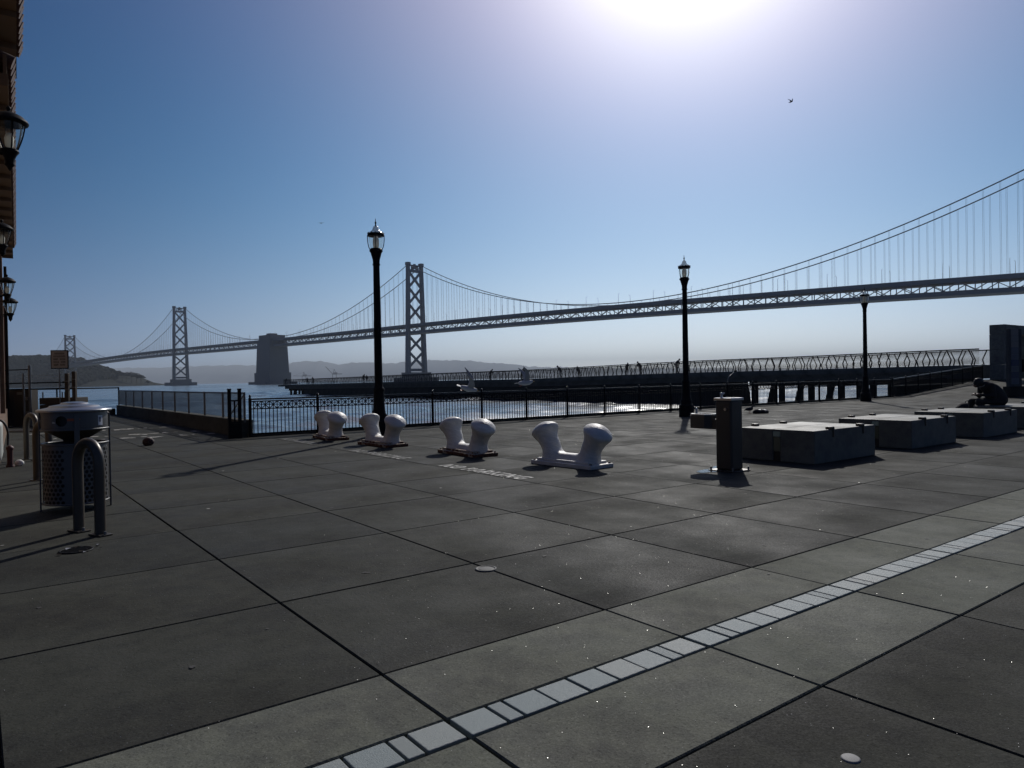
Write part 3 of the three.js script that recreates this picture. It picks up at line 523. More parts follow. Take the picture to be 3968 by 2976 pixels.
  rows.forEach((ws2, k) => { const tot = ws2.reduce((a, b) => a + b, 0) + 0.06 * (ws2.length - 1); let x = 0.03 - tot / 2; for (const w2 of ws2) { const n = Math.round(w2 / 0.045), gs = []; for (let j = 0; j < n; j++) { const lx = x + (j + 0.5) * w2 / n, ly = 2.72 - k * 0.105; gs.push(box(0.009, 0.07, 0.002, lx - 0.012, ly, 0.023)); gs.push(box(0.009, 0.07, 0.002, lx + 0.010, ly, 0.023)); if (R() < 0.7) gs.push(box(0.014, 0.012, 0.002, lx, ly + (R() - 0.5) * 0.05, 0.0235)); } mesh('print', merge(gs), M.black, sg); x += w2 + 0.06; } });
}

// ---------------------------------------------------------------- mooring bollards
{
  const sdf = (p0) => {
    const p = [Math.abs(p0[0]), p0[1], p0[2]];
    let d = cap(p, 0.42, 0.05, 0, 0.465, 0.30, 0, 0.215, 0.150);
    d = smin(d, cap(p, 0.465, 0.28, 0, 0.595, 0.51, 0, 0.150, 0.205), 0.06);
    const a = 0.5, hx = p[0] - 0.625, hy = p[1] - 0.58, q = [hx * Math.cos(a) - hy * Math.sin(a), hx * Math.sin(a) + hy * Math.cos(a), p[2]];   // the head tips outwards
    d = smin(d, ell(q, 0, 0, 0, 0.232, 0.080, 0.226), 0.10);
    const bx = Math.max(p[0] - 0.42, 0), by = Math.max(Math.abs(p[1] - 0.10) - 0.05, 0), bz = Math.max(Math.abs(p[2]) - 0.06, 0);
    d = smin(d, Math.hypot(bx, by, bz) - 0.055, 0.12);
    const fx = Math.max(p[0] - 0.46, 0), fz = Math.max(Math.abs(p[2]) - 0.10, 0);
    d = smin(d, Math.hypot(fx, Math.max(p[1] - 0.07, 0), fz) - 0.05, 0.10);
    return Math.max(d, 0.06 - p[1]) + 0.004 * (fbm(p0[0] * 9 + 40, p0[1] * 9 + p0[2] * 7 + 40, 512, 2, 3) - 0.5);
  };
  const body = nets(sdf, [-0.96, -0.02, -0.32], [0.96, 0.80, 0.32], 0.02);
  const plate = metricUV(merge([rbox(1.42, 0.07, 0.56, 0.014, 0, 0.035, 0), rbox(1.22, 0.05, 0.46, 0.016, 0, 0.088, 0)])), bolt = cyl(0.022, 0.024, 0.03, 6);
  const spots = [[7.46, 17.85, 'rusty chipped white mooring bollard, farthest of the four by the railing', 3], [7.55, 15.05, 'white mooring bollard standing in front of the near lamp post', 2], [7.85, 11.95, 'white mooring bollard second nearest the camera, beside the clearest painted lettering', 1], [8.1, 9.12, 'white mooring bollard nearest the camera, largest of the four', 0]];
  for (const [u, v, label, k] of spots) {
    const t = thing('mooring_bollard', label, 'bollard', W(u, v, 0), TH + Math.PI / 2 + [0.07, -0.04, 0.03, -0.11][k], 'mooring bollards in a row');
    mesh('base_plate', plate, k === 0 ? paint[1] : rustPlate, t); mesh('body', body, paint[k], t);
    for (const x of [-0.6, 0.6]) for (const z of [-0.2, 0.2]) mesh('bolt', bolt, rustPlate, t).position.set(x * 1.1, 0.08, z * 1.15);
  }
}

// ---------------------------------------------------------------- lamp posts
{
  const lp = thing('lamp_post', 'tallest black lamp post with acorn lantern, standing behind the bollards', 'lamp post', W(8.75, 17.6, 0), TH, 'acorn lamp posts on the waterfront');
  mesh('base', merge([cyl(0.27, 0.28, 0.40, 8, 0, 0.2, 0), cyl(0.235, 0.27, 0.05, 8, 0, 0.425, 0), cyl(0.20, 0.215, 0.08, 8, 0, 0.49, 0)]), M.iron, lp);
  mesh('shaft', lathe([[0.20, 0.50], [0.215, 0.56], [0.18, 0.62], [0.165, 0.72], [0.15, 0.95], [0.142, 1.2], [0.155, 1.24], [0.155, 1.28], [0.13, 1.31], [0.108, 1.36], [0.104, 2.4], [0.086, 4.60], [0.086, 4.62]], 20), M.iron, lp);
  mesh('capital', lathe([[0.086, 4.60], [0.104, 4.61], [0.104, 4.64], [0.090, 4.66], [0.098, 4.76], [0.125, 4.86], [0.150, 4.95], [0.178, 4.985], [0.178, 5.01], [0.160, 5.03], [0.150, 5.06], [0.02, 5.06]], 20), M.iron, lp);
  mesh('lantern_glass', lathe([[0.148, 5.06], [0.172, 5.14], [0.190, 5.26], [0.196, 5.40]], 24), M.lampGlass, lp);
  mesh('refractor', lathe([[0.02, 5.07], [0.07, 5.08], [0.085, 5.20], [0.08, 5.32], [0.05, 5.38], [0.0, 5.385]], 16), M.lampCore, lp);
  const ring = mesh('crown_ring', lathe([[0.190, 5.39], [0.216, 5.39], [0.222, 5.41], [0.222, 5.45], [0.212, 5.465], [0.190, 5.465]], 28), M.iron, lp);
  for (let k = 0; k < 12; k++) mesh('cresting', new THREE.SphereGeometry(0.016, 6, 5), M.iron, ring).position.set(Math.cos(k * Math.PI / 6) * 0.215, 5.475, Math.sin(k * Math.PI / 6) * 0.215);
  mesh('lantern_roof', lathe([[0.195, 5.46], [0.185, 5.49], [0.130, 5.525], [0.095, 5.56], [0.078, 5.61], [0.066, 5.65], [0.03, 5.67], [0, 5.675]], 24), new THREE.MeshPhysicalMaterial({ color: lin(0.75, 0.76, 0.76), roughness: 0.22, transmission: 0.65, thickness: 0 }), lp);
  mesh('finial', lathe([[0.026, 5.66], [0.018, 5.70], [0.012, 5.72], [0.026, 5.745], [0.026, 5.765], [0.010, 5.79], [0.008, 5.85], [0, 5.88]], 12), M.iron, lp);
  for (let k = 0; k < 4; k++) { const a = k * Math.PI / 2 + 0.5, c = Math.cos(a), s = Math.sin(a); mesh('cage_bar', tubeOf([V(c * 0.16, 5.03, s * 0.16), V(c * 0.196, 5.12, s * 0.196), V(c * 0.218, 5.26, s * 0.218), V(c * 0.222, 5.42, s * 0.222)], 0.011, 10, 6), M.iron, lp); }
  copyOf(lp, 'middle black lamp post with acorn lantern, behind the drinking fountain', W(20.75, 17.0, 0), TH + 0.4);
  copyOf(lp, 'smallest and farthest black lamp post with acorn lantern, near the pier railing', W(36.6, 18.4, 0), TH + 0.9);
}

// ---------------------------------------------------------------- litter bin and bicycle racks
{
  const t = thing('litter_bin', 'grey metal litter bin with perforated drum, funnel and domed lid', 'litter bin', W(0.985, 10.2, 0), 0.35);
  const r = 0.345, y0 = 0.10, y1 = 0.80, ph = 0.056, n = Math.round(2 * Math.PI * r / ph), rows = Math.floor((y1 - y0 - 0.06) / (ph * 0.82));
  const pos = [], seg = (a, y) => [Math.cos(a) * r, y, Math.sin(a) * r], quad = (a, b, c, d) => pos.push(...a, ...b, ...c, ...a, ...c, ...d);
  const da = 2 * Math.PI / n, hh = (y1 - y0) / (rows + 1), hr = 0.0205;
  for (let j = 0; j <= rows; j++) for (let i = 0; i < n; i++) {
    const ca = (i + (j % 2) * 0.5) * da, cy = y0 + (j + 0.5) * hh, solid = Math.abs(((ca / (Math.PI / 2)) % 1) - 0.5) > 0.42 || j === rows;
    const sq = [[-1, -1], [0, -1], [1, -1], [1, 0], [1, 1], [0, 1], [-1, 1], [-1, 0]];
    if (solid) { quad(seg(ca - da / 2, cy + hh / 2), seg(ca + da / 2, cy + hh / 2), seg(ca + da / 2, cy - hh / 2), seg(ca - da / 2, cy - hh / 2)); continue; }
    for (let k = 0; k < 8; k++) {
      const l = (k + 1) % 8, O = (q) => seg(ca + sq[q][0] * da / 2, cy + sq[q][1] * hh / 2), I = (q) => { const L = Math.hypot(...sq[q]); return seg(ca + sq[q][0] / L * hr / r, cy + sq[q][1] / L * hr); };
      quad(O(k), I(k), I(l), O(l));
    }
  }
  const dg = new THREE.BufferGeometry(); dg.setAttribute('position', new THREE.Float32BufferAttribute(pos, 3)); dg.computeVertexNormals();
  mesh('perforated_drum', dg, M.canPaint, t);
  mesh('liner', lathe([[0, 0.09], [0.325, 0.09], [0.325, 0.775], [0.31, 0.78], [0.31, 0.12], [0, 0.12]], 28), M.black, t);
  mesh('drum_rim', new THREE.TorusGeometry(0.35, 0.013, 8, 40).rotateX(Math.PI / 2).translate(0, 0.805, 0), M.canPaint, t);
  mesh('drum_foot', new THREE.TorusGeometry(0.347, 0.012, 8, 40).rotateX(Math.PI / 2).translate(0, 0.098, 0), M.canPaint, t);
  for (let k = 0; k < 4; k++) { const a = k * Math.PI / 2 + 0.25; mesh('upright', rbox(0.018, 1.16, 0.055, 0.005, 0, 0.58, 0).translate(0.366, 0, 0).rotateY(a), M.canPaint, t); }
  const ev = new Evaluator(); ev.useGroups = false;
  const shell = new Brush(lathe([[0.335, 0.98], [0.352, 0.98], [0.352, 1.19], [0.335, 1.19], [0.335, 0.98]], 48), M.canPaint); shell.updateMatrixWorld();
  const hole = new Brush(new THREE.CylinderGeometry(0.062, 0.062, 0.6, 24).rotateX(Math.PI / 2).translate(-0.07, 1.085, 0.45), M.canPaint); hole.updateMatrixWorld();
  const cut = ev.evaluate(shell, hole, SUBTRACTION); mesh('collar', cut.geometry, M.canPaint, t);
  mesh('collar_lining', lathe([[0.31, 0.975], [0.31, 1.18]], 32), M.black, t);
  mesh('collar_ring', new THREE.TorusGeometry(0.356, 0.012, 8, 40).rotateX(Math.PI / 2).translate(0, 0.978, 0), M.canPaint, t);
  mesh('funnel', lathe([[0.345, 0.972], [0.30, 0.95], [0.13, 0.85], [0.12, 0.82], [0.11, 0.85], [0.28, 0.955], [0.33, 0.972]], 36), M.bronzePaint, t);
  mesh('lid', lathe([[0.395, 1.192], [0.402, 1.205], [0.395, 1.22], [0.30, 1.238], [0.27, 1.248], [0.262, 1.262], [0.17, 1.276], [0.150, 1.282], [0.142, 1.296], [0.08, 1.306], [0, 1.308]], 48), new THREE.MeshStandardMaterial({ color: lin(0.38, 0.39, 0.40), roughness: 0.3, metalness: 0.8 }), t);
  const st = (a, y, w, h, c) => mesh('sticker', new THREE.CylinderGeometry(0.3535, 0.3535, h, 6, 1, true, a, w).translate(0, y, 0), std(c, 0.6, { side: THREE.DoubleSide }), t);
  st(-0.02, 1.10, 0.2, 0.028, [0.42, 0.09, 0.03]); st(0.2, 1.105, 0.16, 0.02, [0.3, 0.12, 0.05]); st(-0.5, 1.07, 0.12, 0.02, [0.35, 0.34, 0.3]); st(0.95, 1.08, 0.2, 0.12, [0.6, 0.6, 0.62]); st(0.98, 1.09, 0.09, 0.06, [0.05, 0.06, 0.1]);

  const rack = thing('bicycle_rack', 'nearest brown inverted U bicycle rack in front of the litter bin', 'bicycle rack', V(-4.32, 0, -7.26), -0.55, 'bicycle racks beside the building');
  const pts = [V(-0.2, 0.01, 0), V(-0.2, 0.35, 0), V(-0.2, 0.72, 0)]; for (let k = 1; k < 8; k++) { const a = Math.PI - k * Math.PI / 8; pts.push(V(Math.cos(a) * 0.2, 0.72 + Math.sin(a) * 0.2, 0)); } pts.push(V(0.2, 0.72, 0), V(0.2, 0.35, 0), V(0.2, 0.01, 0));
  mesh('hoop', tubeOf(pts, 0.052, 60, 16), M.bronzePaint, rack);
  for (const x of [-0.2, 0.2]) { mesh('flange', merge([rbox(0.22, 0.014, 0.13, 0.005, x, 0.008, 0)]), M.bronzePaint, rack); for (const b of [-0.085, 0.085]) mesh('bolt', cyl(0.014, 0.016, 0.03, 6, x + b, 0.03, 0), M.galv, rack); }
  copyOf(rack, 'second bicycle rack, mostly hidden behind the litter bin', W(0.86, 13.5, 0), -0.55);
  copyOf(rack, 'farthest bicycle rack, its brown leg seen left of the litter bin', W(0.93, 17.6, 0), -0.55);
}

// ---------------------------------------------------------------- drinking fountain
{
  const t = thing('drinking_fountain', 'brown metal drinking fountain pillar with a lower side basin', 'drinking fountain', W(9.44, 6.9, 0), TH);
  const brown = std([0.045, 0.040, 0.034], 0.42, { metalness: 0.25, bumpMap: inM(peel, 4), bumpScale: 0.001 });
  mesh('pillar', rbox(0.30, 1.09, 0.30, 0.035, 0, 0.555, 0), brown, t);
  const basin = (w, d, x, y, z, nm) => { const s = new THREE.Shape([[-w, -d], [w, -d], [w, d], [-w, d]].map(([a, b]) => new THREE.Vector2(a, b))); s.holes.push(new THREE.Path([[-w + 0.025, -d + 0.025], [-w + 0.025, d - 0.025], [w - 0.025, d - 0.025], [w - 0.025, -d + 0.025]].map(([a, b]) => new THREE.Vector2(a, b)))); const m = mesh(nm, new THREE.ExtrudeGeometry(s, { depth: 0.03, bevelEnabled: true, bevelSize: 0.006, bevelThickness: 0.006, bevelSegments: 2 }).rotateX(-Math.PI / 2).translate(x, y, z), M.steel, t); return m; };
  basin(0.155, 0.155, 0, 1.10, 0, 'top_rim');
  mesh('spout', merge([cyl(0.018, 0.022, 0.06, 10, -0.10, 1.16, -0.06), new THREE.SphereGeometry(0.024, 10, 8).translate(-0.10, 1.2, -0.06), rod(V(-0.10, 1.18, -0.06), V(-0.05, 1.21, -0.04), 0.012, 8)]), M.steel, t);
  mesh('push_button', cyl(0.022, 0.022, 0.02, 14).rotateZ(Math.PI / 2).translate(-0.158, 0.96, 0.05), M.steel, t);
  mesh('basin_arm', rbox(0.20, 0.17, 0.42, 0.02, 0, 0.72, -0.26), brown, t);
  const bs = new THREE.Shape([[-0.17, -0.12], [-0.10, -0.2], [0.10, -0.2], [0.17, -0.12], [0.17, 0.14], [0.10, 0.2], [-0.10, 0.2], [-0.17, 0.14]].map(([a, b]) => new THREE.Vector2(a, b)));
  mesh('side_basin', new THREE.ExtrudeGeometry(bs, { depth: 0.19, bevelEnabled: true, bevelSize: 0.012, bevelThickness: 0.012, bevelSegments: 2 }).rotateX(-Math.PI / 2).translate(0, 0.655, -0.46), brown, t);
  const rim = bs.clone(); rim.holes.push(new THREE.Path(bs.getPoints().map((q) => q.clone().multiplyScalar(0.82)))); mesh('side_rim', new THREE.ExtrudeGeometry(rim, { depth: 0.018, bevelEnabled: false }).rotateX(-Math.PI / 2).translate(0, 0.858, -0.46), M.steel, t);
  mesh('side_spout', merge([cyl(0.016, 0.02, 0.07, 10, -0.02, 0.905, -0.61), new THREE.SphereGeometry(0.022, 10, 8).translate(-0.02, 0.945, -0.61)]), M.steel, t);
  mesh('foot_plate', rbox(0.46, 0.014, 0.46, 0.004, 0, 0.009, 0), brown, t);
  for (const [x, z] of [[-0.2, -0.2], [0.2, -0.2], [0.2, 0.2], [-0.2, 0.2]]) mesh('anchor_bolt', cyl(0.014, 0.016, 0.05, 6, x, 0.04, z), M.galv, t);
  // water spilt round its foot
  const R = rng(77), ps = []; for (let k = 0; k < 40; k++) { const a = k / 40 * 6.283, r = 0.20 + 0.22 * Math.pow(Math.abs(Math.sin(a * 1.5 + 0.4)), 2) + (R() - 0.5) * 0.09; ps.push(new THREE.Vector2(Math.cos(a) * r * 1.25, Math.sin(a) * r)); }
  const pud = mesh('puddle', metricUV(new THREE.ShapeGeometry(new THREE.Shape(ps)).rotateX(-Math.PI / 2)), new THREE.MeshPhysicalMaterial({ color: lin(0.05, 0.049, 0.047), roughness: 0.1, ior: 1.33, map: slabMaps.map, bumpMap: inM(peel, 2), bumpScale: 0.002 }), plaza); pud.position.set(9.40, 0.005, -7.0);
}

// ---------------------------------------------------------------- concrete seats
{
  const w = 2.0, d = 1.46, h = 0.55;
  function seat(u, v, label) {
    const t = thing('concrete_seat', label, 'seat', W(u, v, 0), TH, 'low concrete seats in a row');      // origin at the centre
    const za = -0.035, zb = 0.095, front = d / 2 - zb - 0.004, back = d / 2 + za - 0.004;                 // the glass channel lies between za and zb
    mesh('block', metricUV(rbox(w, h, front, 0.018, 0, h / 2, zb + 0.004 + front / 2), 1, u), M.seat, t);
    mesh('block', metricUV(rbox(w, h, back, 0.018, 0, h / 2, za - 0.004 - back / 2), 1, u, 0.6), M.seat, t);
    mesh('channel_bed', box(w - 0.05, h - 0.045, zb - za, 0, (h - 0.045) / 2, (za + zb) / 2), M.black, t);
    mesh('glass_strip', metricUV(rbox(w - 0.012, 0.035, zb - za, 0.008, 0, h - 0.0195, (za + zb) / 2)), M.seat, t);
    for (const s of [-1, 1]) { mesh('glass_end', rbox(0.03, 0.085, zb - za, 0.006, s * (w / 2 - 0.018), h - 0.082, (za + zb) / 2), M.seatGlass, t); mesh('glass_panel', rbox(0.022, 0.25, zb - za, 0.006, s * (w / 2 - 0.022), h - 0.255, (za + zb) / 2), std([0.05, 0.062, 0.04], 0.35), t); }
    for (const [x, s] of [[-0.55, -1], [0.35, -1], [-0.45, 1], [0.55, 1]]) mesh('skate_stop', merge([rbox(0.10, 0.045, 0.11, 0.008, x, h + 0.022, s * (d / 2 - 0.045)), rbox(0.035, 0.16, 0.02, 0.005, x + 0.02, h - 0.05, s * (d / 2 + 0.011))]), M.bronzePaint, t);
  }
  const nm = ['first concrete seat in the row, right behind the drinking fountain', 'second concrete seat in the row counting from the drinking fountain', 'third concrete seat in the row, in front of the seated person', 'fourth concrete seat, the one the person sits on', 'fifth and farthest concrete seat at the right frame edge'];
  for (let k = 0; k < 5; k++) seat(11.95 + k * 3.43, 7.08, nm[k]);
}

// ---------------------------------------------------------------- the seated person, bags
{
  const P = thing('person', 'person in dark clothes sitting hunched forward on a concrete seat, facing left', 'person', W(21.98, 7.56, 0), 0.12);
  const sd = (p) => {
    let d = 9; const c = (a, b, ra, rb, k = 0.06) => { d = smin(d, cap(p, ...a, ...b, ra, rb), k); };
    c([0.06, 0.69, 0], [-0.04, 0.86, 0], 0.19, 0.19, 0.1); c([-0.04, 0.86, 0], [-0.24, 1.06, 0], 0.18, 0.16, 0.1);
    c([0.14, 0.70, -0.06], [0.14, 0.70, 0.06], 0.15, 0.15, 0.1); c([0.08, 0.86, 0], [-0.06, 0.98, 0], 0.15, 0.14, 0.1);
    c([-0.25, 1.08, -0.15], [-0.25, 1.08, 0.15], 0.085, 0.085, 0.08);
    c([-0.30, 1.10, 0], [-0.42, 1.16, 0], 0.065, 0.06, 0.05);
    d = smin(d, ell(p, -0.49, 1.17, 0, 0.125, 0.105, 0.082), 0.03); d = smin(d, ell(p, -0.545, 1.11, 0, 0.07, 0.08, 0.062), 0.03);   // bowed head and jaw
    d = smin(d, cap(p, -0.60, 1.115, 0, -0.625, 1.09, 0, 0.017, 0.014), 0.015);                                                    // nose
    for (const s of [-1, 1]) {
      d = smin(d, ell(p, -0.465, 1.15, s * 0.085, 0.022, 0.034, 0.012), 0.01);
      c([0.0, 0.66, 0.10 * s], [-0.58, 0.66, 0.13 * s], 0.105, 0.075, 0.05); c([-0.58, 0.65, 0.13 * s], [-0.60, 0.12, 0.14 * s], 0.072, 0.048, 0.05); c([-0.58, 0.06, 0.14 * s], [-0.80, 0.045, 0.15 * s], 0.055, 0.042, 0.04);
      c([-0.25, 1.07, 0.20 * s], [-0.24, 0.80, 0.26 * s], 0.072, 0.055, 0.05); c([-0.24, 0.80, 0.26 * s], [-0.50, 0.84, 0.07 * s], 0.052, 0.036, 0.04);
    }
    return d;
  };
  mesh('body', nets(sd, [-0.95, -0.03, -0.42], [0.45, 1.4, 0.42], 0.022), clothDark, P);
  const hand = (s) => nets((p) => {
    let d = ell(p, -0.545, 0.85, 0.05 * s, 0.05, 0.03, 0.042); d = smin(d, cap(p, -0.49, 0.842, 0.07 * s, -0.53, 0.85, 0.06 * s, 0.03, 0.028), 0.02);
    for (let k = 0; k < 4; k++) { const z = (0.022 + k * 0.019) * s, L = [0.075, 0.085, 0.08, 0.06][k]; d = Math.min(d, smin(cap(p, -0.575, 0.858, z, -0.575 - L * 0.55, 0.85, z, 0.0095, 0.009), cap(p, -0.575 - L * 0.55, 0.85, z, -0.575 - L * 0.75, 0.82, z, 0.009, 0.0075), 0.006)); }
    return Math.min(d, cap(p, -0.54, 0.868, 0.02 * s, -0.59, 0.89, 0.012 * s, 0.0115, 0.009));
  }, [-0.7, 0.78, s > 0 ? -0.02 : -0.13], [-0.45, 0.93, s > 0 ? 0.13 : 0.02], 0.006);
  for (const s of [-1, 1]) mesh('hand', hand(s), skin, P);
  mesh('hair', nets((p) => Math.max(Math.abs(ell(p, -0.482, 1.175, 0, 0.126, 0.107, 0.084)) - 0.008, -(p[0] + 0.545 + (p[1] - 1.15) * 0.2)), [-0.65, 1.0, -0.13], [-0.3, 1.32, 0.13], 0.011), M.black, P);
  mesh('face', nets((p) => { let d = ell(p, -0.553, 1.112, 0, 0.066, 0.078, 0.058); d = smin(d, cap(p, -0.605, 1.12, 0, -0.632, 1.092, 0, 0.016, 0.014), 0.012); for (const s of [-1, 1]) d = Math.max(d, -(Math.hypot(p[0] + 0.618, p[1] - 1.135, p[2] - 0.028 * s) - 0.011)); return Math.max(d, -(cap(p, -0.622, 1.062, -0.02, -0.622, 1.062, 0.02, 0.006, 0.006))); }, [-0.67, 1.0, -0.09], [-0.46, 1.22, 0.09], 0.007), skin, P);
  const col = mesh('jacket_collar', new THREE.TorusGeometry(0.085, 0.028, 8, 18).rotateX(Math.PI / 2).rotateZ(0.75).translate(-0.33, 1.12, 0), std([0.14, 0.15, 0.17], 0.8), P);

  const bag = (p) => { const q = [p[0], p[1] + 0.02 * Math.sin(p[0] * 17), p[2]]; let d = ell(q, 0, 0.16, 0, 0.34, 0.2, 0.22); d = smin(d, ell(q, 0.16, 0.22, 0, 0.2, 0.18, 0.18), 0.08); return Math.max(d, -p[1]) + 0.02 * (fbm(p[0] * 9 + 9, p[1] * 9 + p[2] * 8 + 9, 256, 2, 6) - 0.5); };
  const bp = thing('rucksack', 'dark rucksack lying on the ground in front of the seated person', 'bag', V(15.75, 0, -24.9), 0.2);
  mesh('sack', nets(bag, [-0.45, -0.02, -0.3], [0.45, 0.5, 0.3], 0.03), clothDark, bp); mesh('handle', tubeOf([V(0.02, 0.36, 0), V(0.06, 0.43, 0), V(0.13, 0.43, 0), V(0.17, 0.38, 0)], 0.014, 12, 6), M.black, bp);
  mesh('pocket', rbox(0.26, 0.16, 0.08, 0.03, 0, 0.12, 0.22), clothGrey, bp);

  const bun = thing('bundle', 'small black and white crumpled bundle lying on the paving right of the fountain', 'bundle', W(23.85, 16.0, 0), 0.3);
  mesh('dark_wrap', nets((p) => Math.max(smin(ell(p, 0, 0.06, 0, 0.34, 0.10, 0.16), ell(p, -0.2, 0.08, 0.02, 0.12, 0.08, 0.1), 0.05), -p[1] + 0.001) + 0.025 * (fbm(p[0] * 14 + 20, p[2] * 14 + p[1] * 9 + 20, 256, 2, 8) - 0.5), [-0.42, -0.02, -0.24], [0.42, 0.22, 0.24], 0.022), clothDark, bun);
  mesh('white_sheet', nets((p) => Math.max(ell(p, 0.03, 0.10, 0, 0.24, 0.065, 0.12), 0.06 - p[1]) + 0.02 * (fbm(p[0] * 16 + 20, p[2] * 16 + 20, 256, 2, 9) - 0.5), [-0.3, 0.02, -0.2], [0.36, 0.22, 0.2], 0.018), M.white, bun);

  const dr = (name, label, cat, pos, c, s) => { const o = solo(name, nets((p) => Math.max(ell(p, 0, 0.09, 0, 0.14, 0.12, 0.12), 0.002 - p[1]) + 0.03 * (fbm(p[0] * 15 + 30, p[1] * 15 + p[2] * 9 + 30, 256, 2, 12) - 0.5), [-0.2, -0.02, -0.2], [0.2, 0.26, 0.2], 0.018), std(c, 0.7), label, cat); o.position.copy(pos); o.scale.setScalar(s); return o; };
  dr('dark_lump', 'dark red rounded lump lying on the paving left of the railing', 'lump', W(3.43, 19.5, 0), [0.03, 0.012, 0.012], 0.95);
  dr('paper_scrap', 'white crumpled scrap on the ground beside the building at left', 'litter', V(-9.4, 0, -13.6), [0.65, 0.64, 0.6], 0.55);
  dr('paper_scrap', 'pale crumpled scrap at the foot of the far end rail', 'litter', W(5.2, 40.6, 0), [0.6, 0.55, 0.5], 1.3);
}

// ---------------------------------------------------------------- birds
{
  const feather = std([0.55, 0.55, 0.55], 0.7), wingGrey = std([0.30, 0.31, 0.33], 0.75), tipDark = std([0.03, 0.03, 0.033], 0.8), bill = std([0.5, 0.28, 0.05], 0.5), red = std([0.35, 0.07, 0.04], 0.6);
  const gullBody = nets((p) => { let d = cap(p, -0.18, 0, 0, 0.14, 0.01, 0, 0.045, 0.068); d = smin(d, ell(p, 0, -0.01, 0, 0.2, 0.078, 0.075), 0.06); d = smin(d, ell(p, 0.235, 0.035, 0, 0.055, 0.042, 0.04), 0.06); return d; }, [-0.3, -0.12, -0.12], [0.34, 0.12, 0.12], 0.016);
  const tail = (() => { const s = new THREE.Shape([[-0.15, -0.03], [-0.34, -0.09], [-0.36, 0], [-0.34, 0.09], [-0.15, 0.03]].map(([a, b]) => new THREE.Vector2(a, b))); return new THREE.ExtrudeGeometry(s, { depth: 0.012, bevelEnabled: true, bevelSize: 0.004, bevelThickness: 0.003, bevelSegments: 1 }).rotateX(-Math.PI / 2); })();
  const beak = new THREE.ConeGeometry(0.016, 0.07, 8).rotateZ(-Math.PI / 2 - 0.2).translate(0.315, 0.025, 0);
  function wing(side, up, sweep) {                                   // span along z, arched upwards, blade thick at the arm
    const n = 12, g = new THREE.BoxGeometry(1, 1, 1, 4, 1, n), p = g.attributes.position;
    for (let i = 0; i < p.count; i++) {
      const s = p.getZ(i) + 0.5, c = (0.16 * Math.pow(1 - s, 0.5) + 0.03) * (s > 0.9 ? 0.7 : 1), x = p.getX(i) * c + 0.05 - sweep * s * s * 0.3 + 0.05 * Math.sin(s * 3), arch = up * (s * 0.62 - 0.1 * s * s), z = side * (0.03 + s * 0.62 * Math.sqrt(Math.max(0.04, 1 - up * up * 0.8)));
      p.setXYZ(i, x, 0.03 + arch + p.getY(i) * 0.018 * (1 - 0.8 * s) - 0.02 * Math.pow(p.getX(i) * 2, 2), z);
    }
    g.computeVertexNormals(); return g;
  }
  function gull(label, pos, rot, ups, scale = 1, dark = false) {
    const t = thing('gull', label, 'gull', pos, 0, 'gulls on the wing'); t.rotation.set(...rot); t.scale.setScalar(scale);
    mesh('body', gullBody, dark ? tipDark : feather, t); mesh('tail', tail, dark ? tipDark : feather, t); mesh('beak', beak, bill, t);
    mesh('wing', wing(1, ups[0], ups[2] ?? 0.6), dark ? tipDark : wingGrey, t); mesh('wing', wing(-1, ups[1], ups[2] ?? 0.6), dark ? tipDark : wingGrey, t);
    for (const s of [-1, 1]) mesh('foot', merge([rod(V(-0.1, -0.06, 0.03 * s), V(-0.16, -0.1, 0.03 * s), 0.006, 5), box(0.05, 0.006, 0.03, -0.18, -0.105, 0.03 * s)]), red, t);
  }
  gull('pale gull with raised wings flying low over the railing, left of the pair', W(15.6, 23.6, 1.12), [0.25, 0.12, -0.35], [0.95, 0.98, 1.0], 1.3);
  gull('gull with upright wings flying low over the railing, right of the pair', W(18.7, 23.9, 1.30), [-0.1, 0.25, 0.08], [0.95, 1.0, 0.5], 1.25);
  gull('tiny dark gull high in the sky at the upper right', V(27.7, 28.0, -70), [0.5, 0.3, 0.25], [0.9, 0.5, 0.4], 0.75, true);
  gull('tiny dark bird soaring in the sky above the lattice towers', V(-42, 36.9, -160), [0, 1.5, 0], [0.15, 0.15, 0.3], 1.1, true);
  const pg = thing('pigeon', 'small dark pigeon standing on the paving right behind the drinking fountain', 'pigeon', W(23.66, 16.36, 0), 0.3);
  mesh('body', nets((p) => { let d = ell(p, 0, 0.17, 0, 0.15, 0.075, 0.07); d = smin(d, cap(p, 0.09, 0.2, 0, 0.14, 0.28, 0, 0.045, 0.03), 0.04); d = smin(d, cap(p, -0.12, 0.16, 0, -0.24, 0.13, 0, 0.04, 0.012), 0.03); return smin(d, ell(p, 0.155, 0.29, 0, 0.035, 0.03, 0.028), 0.02); }, [-0.3, 0.05, -0.12], [0.25, 0.36, 0.12], 0.014), tipDark, pg);
  for (const s of [-1, 1]) mesh('leg', merge([rod(V(0.01, 0, 0.03 * s), V(0, 0.11, 0.03 * s), 0.007, 5), box(0.06, 0.008, 0.025, 0.025, 0.006, 0.03 * s)]), red, pg);
}

